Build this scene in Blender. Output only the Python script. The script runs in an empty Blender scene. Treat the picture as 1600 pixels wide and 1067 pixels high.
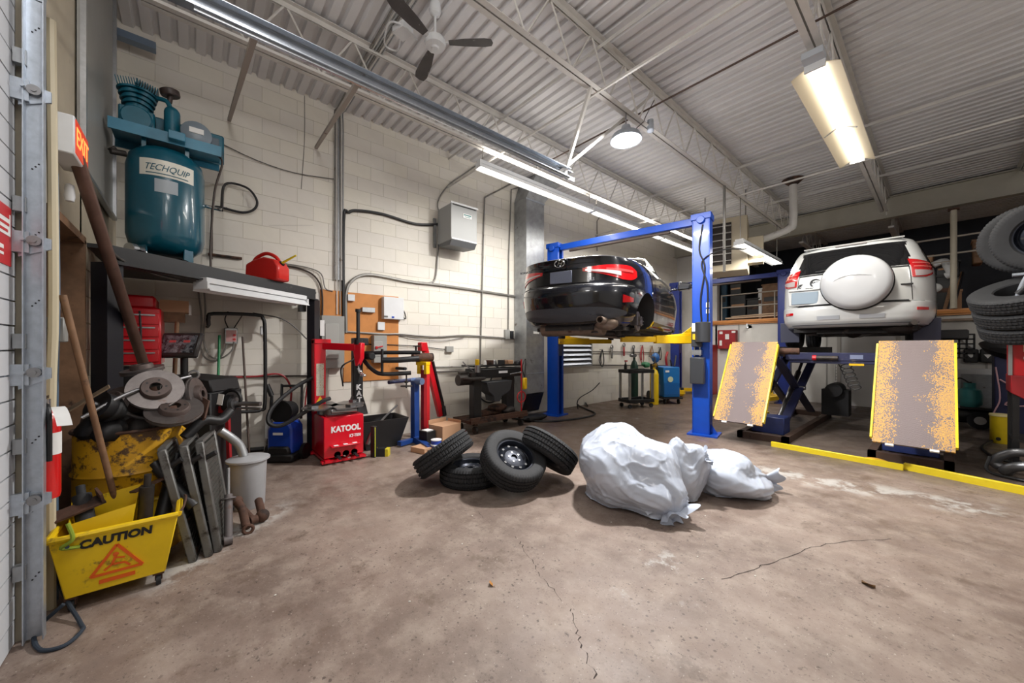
import bpy, bmesh, math, random
from mathutils import Vector, Matrix, noise
from mathutils.bvhtree import BVHTree
random.seed(7)
SC = bpy.context.scene
COL = SC.collection
PI = math.pi
V = Vector
# ---------------------------------------------------------------- camera, world, exposure
F, CY, YAW, EYE = 577.4, 542.8, -0.86, 1.42
SN, CS = math.sin(-YAW), math.cos(YAW)
cam = bpy.data.cameras.new('camera'); cam.sensor_width = 36; cam.lens = F/1600*36
cam.shift_y = (CY-533.5)/1600; cam.clip_start = .05
co = bpy.data.objects.new('camera', cam); COL.objects.link(co)
co.location = (0, 0, EYE); co.rotation_euler = (PI/2, 0, -YAW)
SC.camera = co
w = bpy.data.worlds.new('world'); SC.world = w; w.use_nodes = True
w.node_tree.nodes['Background'].inputs[0].default_value = (.75, .82, 1, 1)
w.node_tree.nodes['Background'].inputs[1].default_value = .6
vs = SC.view_settings; vs.view_transform = 'Standard'; vs.look = 'None'; vs.gamma = 1
vs.use_curve_mapping = False; vs.exposure = -0.08
def area(loc, sx, sy, watts, rot=(0, 0, 0), color=(1, 1, 1)):
    l = bpy.data.lights.new('lamp', 'AREA'); l.shape = 'RECTANGLE'; l.size = sx; l.size_y = sy
    l.energy = watts; l.color = color
    o = bpy.data.objects.new('lamp', l); o.location = loc; o.rotation_euler = rot; COL.objects.link(o); return o
def point(loc, watts, r=.1, color=(1, 1, 1)):
    l = bpy.data.lights.new('lamp', 'POINT'); l.energy = watts; l.shadow_soft_size = r; l.color = color
    o = bpy.data.objects.new('lamp', l); o.location = loc; COL.objects.link(o); return o
LIT = 1.0
area((-2.5, 3.98, 3.88), .3, .3, 260*LIT, (0, 0, 0), (1, .98, .96)).data.shape = 'DISK'; point((-2.5, 3.98, 3.8), 40*LIT, .12, (1, .98, .96))                 # high-bay lamp
for yy in (4.3, 6.8, 9.4):                                             # fluorescent row by the block wall
    area((-4.3, yy, 3.9), .12, 2.3, 46*LIT, (0, 0, 0), (1, .95, .88))
    area((-4.3, yy, 4.16), .12, 2.3, 12*LIT, (PI, 0, 0), (1, .93, .84))  # added upward light, stands for bounce onto the deck
area((-.78, 5.8, 3.96), .3, 2.4, 90*LIT, (0, 0, 0), (1, .95, .86))      # joist-mounted pair
area((-2.5, 9.1, 3.3), .2, 2.3, 60*LIT, (0, 0, 0), (1, .97, .9))        # hung fixture in the rear
point((1.6, -.1, 3.9), 50*LIT, .35, (1, .98, .96))                      # added fill behind the camera, no fixture known there
point((-1.2, .2, 4.1), 95*LIT, .35, (1, .98, .96))  # added fill above the view, brightens the left corner
point((3.0, 6.0, 3.9), 70*LIT, .3, (1, .97, .93))  # added fill out of view on the right, not a fixture
point((-3.9, 12.6, 1.75), 12*LIT, .2, (1, .97, .9))
# ---------------------------------------------------------------- helpers
def ray(x, y):
    r, u = (x-800)/F, (CY-y)/F
    return V((-SN+CS*r, CS+SN*r, u))
def at(x, y, X=None, Y=None, Z=None, s=None):
    d = ray(x, y)
    if s is None:
        s = X/d.x if X is not None else Y/d.y if Y is not None else (Z-EYE)/d.z
    return V((d.x*s, d.y*s, EYE+d.z*s))
def fl(x, y): return at(x, y, Z=0)
def lin(c): return tuple(((v/255)/12.92 if v/255 <= .04045 else ((v/255+.055)/1.055)**2.4) for v in c)
MATS = {}
def mat(name, col, rough=.5, metal=0., var=0., scale=6., bump=0., coat=0., dirt=None, dscale=5., damt=.5, emit=None, es=1., alpha=None, trans=0., spec=.5):
    if name in MATS: return MATS[name]
    m = bpy.data.materials.new(name); m.use_nodes = True; MATS[name] = m
    nt = m.node_tree; N = nt.nodes; L = nt.links; b = N['Principled BSDF']
    c = (*lin(col), 1)
    b.inputs['Base Color'].default_value = c; b.inputs['Roughness'].default_value = rough
    b.inputs['Metallic'].default_value = metal; b.inputs['Specular IOR Level'].default_value = spec
    b.inputs['Coat Weight'].default_value = coat; b.inputs['Coat Roughness'].default_value = .06
    if trans: b.inputs['Transmission Weight'].default_value = trans
    if alpha is not None: b.inputs['Alpha'].default_value = alpha
    if emit: b.inputs['Emission Color'].default_value = (*lin(emit), 1); b.inputs['Emission Strength'].default_value = es
    if var or bump or dirt:
        tc = N.new('ShaderNodeTexCoord'); nz = N.new('ShaderNodeTexNoise')
        nz.inputs['Scale'].default_value = scale; nz.inputs['Detail'].default_value = 6; nz.inputs['Roughness'].default_value = .6
        L.new(tc.outputs['Object'], nz.inputs['Vector'])
        out = None
        if var:
            mr = N.new('ShaderNodeMapRange'); mr.inputs[1].default_value = .3; mr.inputs[2].default_value = .7
            mr.inputs[3].default_value = 1-var; mr.inputs[4].default_value = 1+var*.6
            L.new(nz.outputs['Fac'], mr.inputs[0])
            vm = N.new('ShaderNodeVectorMath'); vm.operation = 'SCALE'; vm.inputs[0].default_value = c[:3]
            L.new(mr.outputs[0], vm.inputs['Scale']); out = vm.outputs[0]
        if dirt:
            n2 = N.new('ShaderNodeTexNoise'); n2.inputs['Scale'].default_value = dscale; n2.inputs['Detail'].default_value = 9
            n2.inputs['Roughness'].default_value = .68; L.new(tc.outputs['Object'], n2.inputs['Vector'])
            r2 = N.new('ShaderNodeMapRange'); t = .72-.34*damt; r2.inputs[1].default_value = t; r2.inputs[2].default_value = t+.07
            L.new(n2.outputs['Fac'], r2.inputs[0])
            mx = N.new('ShaderNodeMix'); mx.data_type = 'RGBA'; L.new(r2.outputs[0], mx.inputs[0])
            if out: L.new(out, mx.inputs[6])
            else: mx.inputs[6].default_value = c
            mx.inputs[7].default_value = (*lin(dirt), 1); out = mx.outputs[2]
        if out: L.new(out, b.inputs['Base Color'])
        if bump:
            bp = N.new('ShaderNodeBump'); bp.inputs['Strength'].default_value = bump; bp.inputs['Distance'].default_value = .01
            L.new(nz.outputs['Fac'], bp.inputs['Height']); L.new(bp.outputs[0], b.inputs['Normal'])
    return m
def rotm(rx=0, ry=0, rz=0): return Matrix.Rotation(rz, 4, 'Z') @ Matrix.Rotation(ry, 4, 'Y') @ Matrix.Rotation(rx, 4, 'X')
def tm(x=0, y=0, z=0, rx=0, ry=0, rz=0): return Matrix.Translation((x, y, z)) @ rotm(rx, ry, rz)
def axm(a, b):                                    # matrix whose z axis runs from a to b
    a, b = V(a), V(b); z = (b-a).normalized(); up = V((0, 0, 1)) if abs(z.z) < .95 else V((1, 0, 0))
    x = up.cross(z).normalized(); y = z.cross(x)
    return Matrix(((x.x, y.x, z.x, a.x), (x.y, y.y, z.y, a.y), (x.z, y.z, z.z, a.z), (0, 0, 0, 1)))
def frm(o, xd, yd):                               # matrix with x along xd, y along yd
    x = V(xd).normalized(); y = V(yd); y = (y-x*y.dot(x)).normalized(); z = x.cross(y); o = V(o)
    return Matrix(((x.x, y.x, z.x, o.x), (x.y, y.y, z.y, o.y), (x.z, y.z, z.z, o.z), (0, 0, 0, 1)))
def catmull(pts, k=6):
    pts = [V(p) for p in pts]
    if len(pts) < 3 or k < 2: return pts
    P = [2*pts[0]-pts[1]]+pts+[2*pts[-1]-pts[-2]]; out = []
    for i in range(1, len(P)-2):
        a, b, c, d = P[i-1:i+3]
        for j in range(k):
            t = j/k; out.append(.5*((2*b)+(c-a)*t+(2*a-5*b+4*c-d)*t*t+(3*b-3*c+d-a)*t**3))
    out.append(pts[-1]); return out
class MB:
    def __init__(s): s.v = []; s.f = []; s.mi = []; s.M = Matrix.Identity(4); s.k = 0
    def add(s, vs, fs, M=None):
        T = s.M @ M if M is not None else s.M; n = len(s.v)
        s.v += [tuple(T @ V(p)) for p in vs]
        s.f += [tuple(i+n for i in f) for f in fs]; s.mi += [s.k]*len(fs); return s
    def box(s, c, d, M=None):
        x, y, z = c; a, b, e = d[0]/2, d[1]/2, d[2]/2
        return s.add([(x+i*a, y+j*b, z+k*e) for i in (-1, 1) for j in (-1, 1) for k in (-1, 1)],
                     [(0, 1, 3, 2), (4, 6, 7, 5), (0, 4, 5, 1), (2, 3, 7, 6), (0, 2, 6, 4), (1, 5, 7, 3)], M)
    def bar(s, a, b, w, t, M=None):               # rectangular bar from a to b
        A = axm(a, b); L = (V(b)-V(a)).length
        return s.box((0, 0, L/2), (w, t, L), (M @ A) if M is not None else A)
    def cyl(s, a, b, r, r2=None, n=16, caps=True, M=None):
        r2 = r if r2 is None else r2; A = axm(a, b); L = (V(b)-V(a)).length
        vs = [(r*math.cos(2*PI*i/n), r*math.sin(2*PI*i/n), 0) for i in range(n)]+[(r2*math.cos(2*PI*i/n), r2*math.sin(2*PI*i/n), L) for i in range(n)]
        fs = [(i, (i+1) % n, n+(i+1) % n, n+i) for i in range(n)]
        if caps: fs += [tuple(range(n-1, -1, -1)), tuple(range(n, 2*n))]
        return s.add(vs, fs, (M @ A) if M is not None else A)
    def tube(s, pts, r, n=8, k=6, M=None):
        P = catmull(pts, k); m = len(P); vs = []; up = None
        for i, p in enumerate(P):
            t = (P[min(i+1, m-1)]-P[max(i-1, 0)]).normalized()
            if up is None: up = V((0, 0, 1)) if abs(t.z) < .9 else V((1, 0, 0))
            x = up.cross(t).normalized(); y = t.cross(x); up = y
            rr = r(i/(m-1)) if callable(r) else r
            vs += [p+x*(rr*math.cos(2*PI*j/n))+y*(rr*math.sin(2*PI*j/n)) for j in range(n)]
        fs = [(i*n+j, i*n+(j+1) % n, (i+1)*n+(j+1) % n, (i+1)*n+j) for i in range(m-1) for j in range(n)]
        fs += [tuple(range(n-1, -1, -1)), tuple(range((m-1)*n, m*n))]
        return s.add(vs, fs, M)
    def lathe(s, prof, n=24, M=None, fn=None, close=False, cap=True):
        m = len(prof); vs = []
        for i in range(n):
            a = 2*PI*i/n
            for j, (r, z) in enumerate(prof):
                if fn: r, z = fn(i, j, r, z)
                vs.append((r*math.cos(a), r*math.sin(a), z))
        fs = []
        for i in range(n):
            for j in range(m if close else m-1):
                a, b = i*m+j, i*m+(j+1) % m; c, d = ((i+1) % n)*m+(j+1) % m, ((i+1) % n)*m+j
                fs.append((a, d, c, b))
        if not close and cap:
            if prof[0][0] > 1e-6: fs.append(tuple(i*m for i in range(n-1, -1, -1)))
            if prof[-1][0] > 1e-6: fs.append(tuple(i*m+m-1 for i in range(n)))
        return s.add(vs, fs, M)
    def prism(s, poly, z0, z1, M=None):
        n = len(poly)
        return s.add([(x, y, z0) for x, y in poly]+[(x, y, z1) for x, y in poly],
                     [tuple(range(n-1, -1, -1)), tuple(range(n, 2*n))]+[(i, (i+1) % n, n+(i+1) % n, n+i) for i in range(n)], M)
    def ball(s, c, r, n=12, m=8, M=None):
        r = (r, r, r) if not hasattr(r, '__len__') else r
        vs = [(c[0], c[1], c[2]-r[2])]
        for j in range(1, m):
            p = PI*j/m
            vs += [(c[0]+r[0]*math.sin(p)*math.cos(2*PI*i/n), c[1]+r[1]*math.sin(p)*math.sin(2*PI*i/n), c[2]-r[2]*math.cos(p)) for i in range(n)]
        vs.append((c[0], c[1], c[2]+r[2])); t = len(vs)-1
        fs = [(0, 1+(i+1) % n, 1+i) for i in range(n)]
        for j in range(m-2): fs += [(1+j*n+i, 1+j*n+(i+1) % n, 1+(j+1)*n+(i+1) % n, 1+(j+1)*n+i) for i in range(n)]
        fs += [(1+(m-2)*n+i, 1+(m-2)*n+(i+1) % n, t) for i in range(n)]
        return s.add(vs, fs, M)
    def grid(s, fn, nu, nv, M=None):
        return s.add([fn(i/nu, j/nv) for i in range(nu+1) for j in range(nv+1)],
                     [(i*(nv+1)+j, (i+1)*(nv+1)+j, (i+1)*(nv+1)+j+1, i*(nv+1)+j+1) for i in range(nu) for j in range(nv)], M)
    def ring(s, c, R, r, n=24, m=8, M=None, ax='Z'):
        A = Matrix.Translation(c) @ (rotm(0, PI/2, 0) if ax == 'X' else rotm(PI/2, 0, 0) if ax == 'Y' else rotm())
        return s.lathe([(R+r*math.cos(2*PI*j/m), r*math.sin(2*PI*j/m)) for j in range(m)], n, (M @ A) if M is not None else A, close=True)
def finish(me, smooth=38):
    me.validate(); me.update()
    bm = bmesh.new(); bm.from_mesh(me); bmesh.ops.recalc_face_normals(bm, faces=bm.faces); bm.to_mesh(me); bm.free()
    if smooth:
        me.polygons.foreach_set('use_smooth', [True]*len(me.polygons)); me.set_sharp_from_angle(angle=math.radians(smooth))
    me.update()
def mesh(name, mb, m, smooth=38, recalc=True):
    me = bpy.data.meshes.new(name); me.from_pydata(mb.v, [], mb.f)
    for x in (m if isinstance(m, (list, tuple)) else [m]): me.materials.append(x)
    if any(mb.mi): me.polygons.foreach_set('material_index', mb.mi)
    finish(me, smooth); return me
def P(name, mb, m, parent=None, bev=0., smooth=38, label=None, kind=None, seg=1):
    o = bpy.data.objects.new(name, mesh(name, mb, m, smooth)); COL.objects.link(o)
    if parent: o.parent = parent
    if bev:
        b = o.modifiers.new('bevel', 'BEVEL'); b.width = bev; b.segments = seg; b.limit_method = 'ANGLE'; b.angle_limit = math.radians(40); b.harden_normals = False
    if label: o['label'] = label
    if kind: o['kind'] = kind
    return o
def T(name, label, cat, loc=(0, 0, 0), rz=0, group=None):
    o = bpy.data.objects.new(name, None); COL.objects.link(o); o.location = loc; o.rotation_euler = (0, 0, rz)
    o.empty_display_size = .1; tag(o, label, cat, group); return o
def tag(o, label, cat, group=None):
    o['label'] = label; o['category'] = cat
    if group: o['group'] = group
    return o
def G(name, mb, m, label, cat, group=None, **k):  # a thing that is one mesh
    return tag(P(name, mb, m, None, **k), label, cat, group)
def S(name, mb, m, **k):                          # the setting
    return P(name, mb, m, None, kind='structure', **k)
def copytree(o, parent=None):
    c = o.copy(); COL.objects.link(c)
    if parent: c.parent = parent
    for ch in list(o.children): copytree(ch, c)
    return c
def dup(o, loc=None, rot=None, label=None):
    c = copytree(o)
    if loc is not None: c.location = loc
    if rot is not None: c.rotation_euler = rot
    if label: c['label'] = label
    return c
def inst(name, me, parent, M):
    o = bpy.data.objects.new(name, me); COL.objects.link(o); o.parent = parent; o.matrix_local = M; return o
def bake(o):                                      # apply modifiers
    dg = bpy.context.evaluated_depsgraph_get(); dg.update()
    me = bpy.data.meshes.new_from_object(o.evaluated_get(dg)); o.modifiers.clear(); o.data = me
def cut(o, cutters):
    for c in cutters:
        q = bpy.data.objects.new('cutter', mesh('cutter', c, MATS['black'], 0)); COL.objects.link(q); q.matrix_world = o.matrix_world.copy()
        n0 = len(o.data.vertices); old = o.data.copy()
        for sv in ('EXACT', 'FAST'):
            b = o.modifiers.new('b', 'BOOLEAN'); b.operation = 'DIFFERENCE'; b.object = q; b.solver = sv
            bpy.context.view_layer.update(); bake(o)
            if len(o.data.vertices) > n0*.7: break
            o.data = old.copy()
        bpy.data.objects.remove(q)
    me = o.data; me.polygons.foreach_set('use_smooth', [True]*len(me.polygons)); me.set_sharp_from_angle(angle=math.radians(35))
def text(body, size, m, parent, M, ext=.0015, off=0., name='lettering', sx=1., shear=0., align='CENTER', sp=1.):
    for off in (off, off*.5, 0):
        cu = bpy.data.curves.new('t', 'FONT'); cu.body = body; cu.size = size; cu.extrude = ext; cu.offset = off; cu.shear = shear
        cu.align_x = align; cu.align_y = 'CENTER'; cu.resolution_u = 3; cu.space_character = sp
        t = bpy.data.objects.new('t', cu); COL.objects.link(t)
        dg = bpy.context.evaluated_depsgraph_get(); me = bpy.data.meshes.new_from_object(t.evaluated_get(dg)); bpy.data.objects.remove(t)
        if max(max(abs(c) for c in v.co) for v in me.vertices) < size*len(body)+.1: break
    me.materials.clear(); me.materials.append(m); me.name = name
    for v in me.vertices: v.co.x *= sx
    o = bpy.data.objects.new(name, me); COL.objects.link(o)
    if parent: o.parent = parent
    o.matrix_local = M; return o
# ---------------------------------------------------------------- materials
black = mat('black', (22, 22, 24), .5); blackm = mat('black_paint', (30, 31, 34), .42, var=.2, dirt=(70, 66, 62), damt=.25)
rub = mat('rubber', (36, 37, 40), .75, var=.2, scale=14, bump=.15, dirt=(84, 80, 76), damt=.12, dscale=9)
hose = mat('hose_rubber', (32, 32, 34), .55); steel = mat('steel', (150, 150, 152), .35, .9, var=.15, dirt=(96, 84, 74), damt=.3)
galv = mat('galvanised', (182, 190, 200), .38, .75, var=.15, scale=22); galvd = mat('galvanised_dull', (164, 167, 170), .42, .65, var=.2, scale=9, dirt=(96, 86, 76), damt=.3)
chrome = mat('chrome', (215, 217, 220), .12, 1.); alum = mat('aluminium', (176, 178, 180), .35, .9, var=.1, scale=30)
rust = mat('rusty_iron', (92, 66, 54), .8, .3, var=.35, scale=12, bump=.4, dirt=(52, 42, 38), damt=.6)
iron = mat('dark_iron', (66, 62, 60), .55, .6, var=.3, scale=14, bump=.2, dirt=(96, 74, 60), damt=.35)
disc = mat('brake_disc_iron', (112, 106, 104), .42, .7, var=.2, scale=20, dirt=(98, 72, 58), damt=.35)
white = mat('white_paint', (214, 216, 218), .5, var=.05); beige = mat('beige_paint', (196, 188, 172), .6, var=.06, dirt=(140, 126, 108), damt=.12)
blue = mat('lift_blue', (2, 70, 176), .4, var=.1, coat=.1, dirt=(40, 60, 110), damt=.15)
navy = mat('lift_navy', (38, 42, 76), .45, var=.2, dirt=(92, 86, 90), damt=.3)
yel = mat('lift_yellow', (236, 190, 16), .45, var=.12, dirt=(110, 84, 30), damt=.3)
red = mat('tool_red', (196, 22, 34), .32, coat=.4, var=.08, dirt=(90, 20, 24), damt=.12)
red2 = mat('worn_red', (150, 30, 36), .45, var=.2, dirt=(70, 34, 34), damt=.35)
wood = mat('worn_wood', (128, 96, 70), .65, var=.3, scale=10, bump=.2, dirt=(74, 54, 42), damt=.4)
ply = mat('plywood', (196, 128, 62), .6, var=.18, scale=4, dirt=(150, 84, 36), damt=.2, dscale=3)
card = mat('cardboard', (188, 148, 116), .8, var=.06, scale=3); paper = mat('paper', (226, 226, 224), .7)
joistm = mat('joist_paint', (204, 201, 196), .5, var=.1, dirt=(120, 108, 96), damt=.2)
deckm = mat('deck_paint', (216, 215, 216), .5, var=.08, scale=1.2, dirt=(150, 140, 124), damt=.12, dscale=1.5)
glass = mat('dark_glass', (14, 16, 18), .05, coat=1.)
tubeon = mat('tube_lit', (255, 255, 255), .5, emit=(255, 250, 238), es=7.)
grey = mat('panel_grey', (150, 150, 146), .45, var=.05, dirt=(110, 104, 98), damt=.15)
cwire = mat('wire_grey', (92, 90, 88), .6)
conm = mat('conduit_grey', (134, 132, 128), .45, .5, var=.1, dirt=(86, 74, 64), damt=.35)
# ================================================================ STRUCTURE
WX, FY, BY, TOP = -5.75, -.63, 12.2, 4.9
def floor_mat():
    m = bpy.data.materials.new('oily_concrete'); m.use_nodes = True; nt = m.node_tree; N = nt.nodes; L = nt.links; b = N['Principled BSDF']
    g = N.new('ShaderNodeTexCoord').outputs['Object']
    def nz(sc, det=8, ro=.6, vec=None):
        n = N.new('ShaderNodeTexNoise'); n.inputs['Scale'].default_value = sc; n.inputs['Detail'].default_value = det; n.inputs['Roughness'].default_value = ro
        L.new(vec or g, n.inputs['Vector']); return n.outputs['Fac']
    def mr(a, lo, hi, o0=0., o1=1.):
        r = N.new('ShaderNodeMapRange'); r.interpolation_type = 'SMOOTHSTEP'
        for i, v_ in ((1, lo), (2, hi), (3, o0), (4, o1)): r.inputs[i].default_value = v_
        L.new(a, r.inputs[0]); return r.outputs[0]
    def ma(op, a, c):
        r = N.new('ShaderNodeMath'); r.operation = op
        for i, q in enumerate((a, c)):
            if isinstance(q, (int, float)): r.inputs[i].default_value = q
            else: L.new(q, r.inputs[i])
        return r.outputs[0]
    def mix(f, a, c):
        r = N.new('ShaderNodeMix'); r.data_type = 'RGBA'; L.new(f, r.inputs[0])
        for i, q in ((6, a), (7, c)):
            if isinstance(q, tuple): r.inputs[i].default_value = (*lin(q), 1)
            else: L.new(q, r.inputs[i])
        return r.outputs[2]
    def linemask(p, q, wd):                       # worn band between two floor points
        p, q = V(p), V(q); d = (q-p); ln = d.length; d.normalize()
        s1 = N.new('ShaderNodeVectorMath'); s1.operation = 'SUBTRACT'; L.new(g, s1.inputs[0]); s1.inputs[1].default_value = p
        da = N.new('ShaderNodeVectorMath'); da.operation = 'DOT_PRODUCT'; L.new(s1.outputs[0], da.inputs[0]); da.inputs[1].default_value = d
        db = N.new('ShaderNodeVectorMath'); db.operation = 'DOT_PRODUCT'; L.new(s1.outputs[0], db.inputs[0]); db.inputs[1].default_value = (-d.y, d.x, 0)
        across = mr(ma('ABSOLUTE', db.outputs['Value'], 0), wd*.2, wd, 1, 0)
        return ma('MULTIPLY', ma('MULTIPLY', across, mr(da.outputs['Value'], -.2, .2)), mr(da.outputs['Value'], ln-.2, ln+.2, 1, 0))
    c = mix(mr(nz(.9), .35, .65), (141, 124, 114), (112, 96, 87))
    c = mix(mr(nz(5, 10, .7), .4, .7, 0, .55), c, (166, 152, 140))
    sep = N.new('ShaderNodeSeparateXYZ'); L.new(g, sep.inputs[0])
    oil = ma('MULTIPLY', mr(ma('ADD', sep.outputs[1], ma('MULTIPLY', nz(.7), 3.)), 4.9, 7.), mr(sep.outputs[0], -1.5, -2.8))
    c = mix(ma('MULTIPLY', oil, .75), c, (88, 68, 54))
    bay = ma('MULTIPLY', mr(ma('ADD', sep.outputs[1], ma('MULTIPLY', nz(.9), 1.2)), 6.2, 6.9), mr(sep.outputs[0], -2.6, -1.9))
    c = mix(ma('MULTIPLY', bay, .65), c, (74, 66, 60))
    c = mix(mr(nz(2.2, 10, .72), .54, .66, 0, .7), c, (96, 78, 66))
    c = mix(mr(nz(90, 4, .8), .55, .75, 0, .45), c, (78, 66, 58))
    c = mix(mr(nz(16, 9, .85), .585, .62, 0, .85), c, (60, 50, 45))
    c = mix(mr(nz(60, 3, .6), .66, .7, 0, .55), c, (198, 190, 180))
    vo = N.new('ShaderNodeTexVoronoi'); vo.inputs['Scale'].default_value = 22; L.new(g, vo.inputs['Vector'])
    pit = ma('MULTIPLY', ma('LESS_THAN', ma('ADD', vo.outputs['Distance'], ma('MULTIPLY', nz(40, 3), .35)), .33), mr(nz(1.3, 4), .42, .6))
    c = mix(ma('MULTIPLY', pit, .7), c, (66, 52, 48))
    vo2 = N.new('ShaderNodeTexVoronoi'); vo2.inputs['Scale'].default_value = 45; L.new(g, vo2.inputs['Vector'])
    c = mix(ma('MULTIPLY', ma('LESS_THAN', vo2.outputs['Distance'], .16), .45), c, (74, 60, 54))
    for p, q, wd, t in ((fl(1085, 718), fl(1560, 800), .34, .47), (fl(240, 915), fl(440, 790), .2, .46), (fl(960, 930), fl(1120, 870), .32, .56), (fl(900, 665), fl(1010, 650), .2, .55)):
        mk = ma('MULTIPLY', linemask(p, q, wd), mr(nz(3.5, 10, .75), t, t+.1, 0, .8)); c = mix(mk, c, (186, 184, 180))
    L.new(c, b.inputs['Base Color'])
    L.new(mr(nz(4), .3, .7, .35, .62), b.inputs['Roughness'])
    bp = N.new('ShaderNodeBump'); bp.inputs['Strength'].default_value = .35; bp.inputs['Distance'].default_value = .006
    L.new(nz(30, 10, .8), bp.inputs['Height']); L.new(bp.outputs[0], b.inputs['Normal'])
    return m
flo = S('floor', MB().box((-.8, 7.5, -.1), (10.2, 17.4, .2)), floor_mat(), smooth=0)
crackm = mat('crack', (58, 48, 44), .9)
def crack(pts):
    P_ = catmull([fl(*p) for p in pts], 9); mb = MB(); vs = []; fs = []
    for i, p in enumerate(P_):
        j = V((random.uniform(-.012, .012), random.uniform(-.012, .012), 0)); wd = random.uniform(.0015, .0045)
        vs += [(p.x+j.x-wd, p.y+j.y, .0008), (p.x+j.x+wd, p.y+j.y, .0008)]
        if i: fs.append((2*i-2, 2*i-1, 2*i+1, 2*i))
    mb.add(vs, fs); P('crack', mb, crackm, flo, smooth=0)
crack([(738, 790), (760, 812), (800, 835), (822, 862), (850, 905), (890, 950), (905, 1000), (930, 1060)])
crack([(1130, 905), (1200, 880), (1290, 850), (1390, 842)])
# ---- block walls: every block its own piece
blockm = [mat('block_paint_%s' % n, c, .55, var=.03, scale=3, bump=.25, dirt=(172, 160, 144), damt=.08, dscale=3) for n, c in (('pale', (220, 215, 205)), ('cream', (221, 216, 204)), ('grey', (217, 212, 203)))]
jointm = mat('joint_paint', (210, 203, 190), .8, bump=.2, scale=30)
def blockbox(L_, H, th=.03, e=.004):
    mb = MB(); x, z = L_/2, H/2
    mb.add([(0, -x, -z), (0, x, -z), (0, x, z), (0, -x, z), (th, -x+e, -z+e), (th, x-e, -z+e), (th, x-e, z-e), (th, -x+e, z-e)],
           [(0, 1, 5, 4), (1, 2, 6, 5), (2, 3, 7, 6), (3, 0, 4, 7), (4, 5, 6, 7)]); return mb
def blockwall(name, x0, y0, y1, z1, face, near):
    # wall plane at x0 facing +X when face is 'X'; built in local coordinates then rotated for other walls
    base = S(name, MB().box((x0-.0905, (y0+y1)/2, z1/2), (.17, y1-y0, z1)), jointm, smooth=0)
    mesh_ = [mesh('block', blockbox(.3988, .1988, .006, .0015), m, 0) for m in blockm]; half = [mesh('block', blockbox(.1985, .1988, .006, .0015), m, 0) for m in blockm]
    cells = []
    r = 0; z = .1
    while z < z1+.05:
        y = y0+(.2 if r % 2 else .0)
        if r % 2: cells.append((y0+.1, z, 1))
        while y < y1-.1: cells.append((y+.2, z, 0)); y += .4
        z += .2; r += 1
    cells.sort(key=lambda c: (V((x0, c[0], c[1]))-co.location).length)
    rest = MB()
    for i, (y, z, h) in enumerate(cells):
        k = random.randrange(3); dx = random.uniform(-.001, .001)
        M = Matrix.Translation((x0-.006+dx, y, z))
        if i < near: inst('block', (half if h else mesh_)[k], base, M)
        else:
            rest.k = k; b = blockbox(.1985 if h else .3985, .1988, .006, .0015); rest.add(b.v, b.f, M)
    P('block', rest, blockm, base, smooth=0, kind='stuff')
    return base
wl = blockwall('wall_left', WX, FY-.1, BY, TOP, 'X', 300)
S('trim_1', MB().tube([(WX+.004, 1.16, 4.9), (WX+.004, 1.16, 4.3), (WX+.004, 1.12, 3.6)], .004, 6, 3), cwire)
# ---- front wall with the doorway, left of the overhead door
fw = S('wall_front', MB().box((-4.95, FY-.1, 2.45), (1.6+.1, .2, 4.9)).box((-3.62, FY-.1, 3.55), (1.06, .2, 2.7)).box((-3.06, FY-.1, 1.8), (.3, .2, 3.6)).box((2.4, FY-.15, 2.45), (3.2, .2, 4.9)).box((-.9, FY-.15, 4.3), (4, .2, 1.2)),
       mat('front_wall_paint', (178, 168, 148), .6, var=.08, dirt=(140, 128, 108), damt=.2), smooth=0)
pier = mesh('block', blockbox(.345, .195), mat('pier_paint', (188, 178, 158), .6, var=.06, bump=.2))
for i in range(11): inst('block', pier, fw, Matrix.Translation((-4.28, FY-.005, .1+i*.2)) @ rotm(0, 0, PI/2))
S('trim_2', MB().box((-4.08, FY-.1, 1.1), (.04, .26, 2.2)).box((-3.68, FY-.1, 2.2), (.86, .26, .05)), wood, smooth=0)
S('trim_3', MB().box((-3.7, FY-.25, 1.1), (.86, .02, 2.2)), mat('dark_doorway', (66, 54, 46), .8, var=.2))  # dark sheet closing the doorway, its colour stands for the unlit room beyond
t = T('wall_panel', 'large plain grey sheet metal panel high on the front wall beside the compressor', 'panel', (-4.62, FY+.02, 2.68))
P('sheet', MB().box((0, 0, 1.1), (1.36, .02, 2.2)), grey, t); P('edge_strip', MB().box((.67, .02, 1.1), (.03, .03, 2.2)).box((-.67, .02, 1.1), (.03, .03, 2.2)).box((0, .02, 0), (1.36, .03, .03)), alum, t)
# ---- overhead door
dm = mat('door_white', (196, 198, 202), .55, var=.05, scale=3, dirt=(150, 148, 146), damt=.15)
dr = S('door_1', MB().box((-1.05, FY-.06, 1.8), (3.7, .04, 3.6)), dm, smooth=0)
pm = mesh('plank', MB().box((0, 0, 0), (3.7, .02, .109)), dm, 0)
for i in range(31): inst('plank', pm, dr, Matrix.Translation((-1.05, FY-.03+random.uniform(-.001, .001), .06+i*.117)))
for z in (.66, 1.27, 1.9, 2.62):
    b = MB().box((-2.87, FY-.035, z), (.14, .012, .19)).box((-2.84, FY-.0, z+.02), (.02, .07, .1)).cyl((-2.9, FY+.02, z+.03), (-2.8, FY+.02, z+.03), .008)
    b.prism([(0, 0), (.1, -.02), (.1, -.07), (0, -.12)], 0, .012, frm((-2.86, FY+.0, z+.07), (0, 1, 0), (0, 0, 1)))
    q = P('hinge', b, galv, dr); P('roller', MB().cyl((-2.88, FY+.05, z+.03), (-2.825, FY+.05, z+.03), .024).cyl((-2.89, FY+.05, z+.03), (-2.82, FY+.05, z+.03), .01), steel, q)
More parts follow.
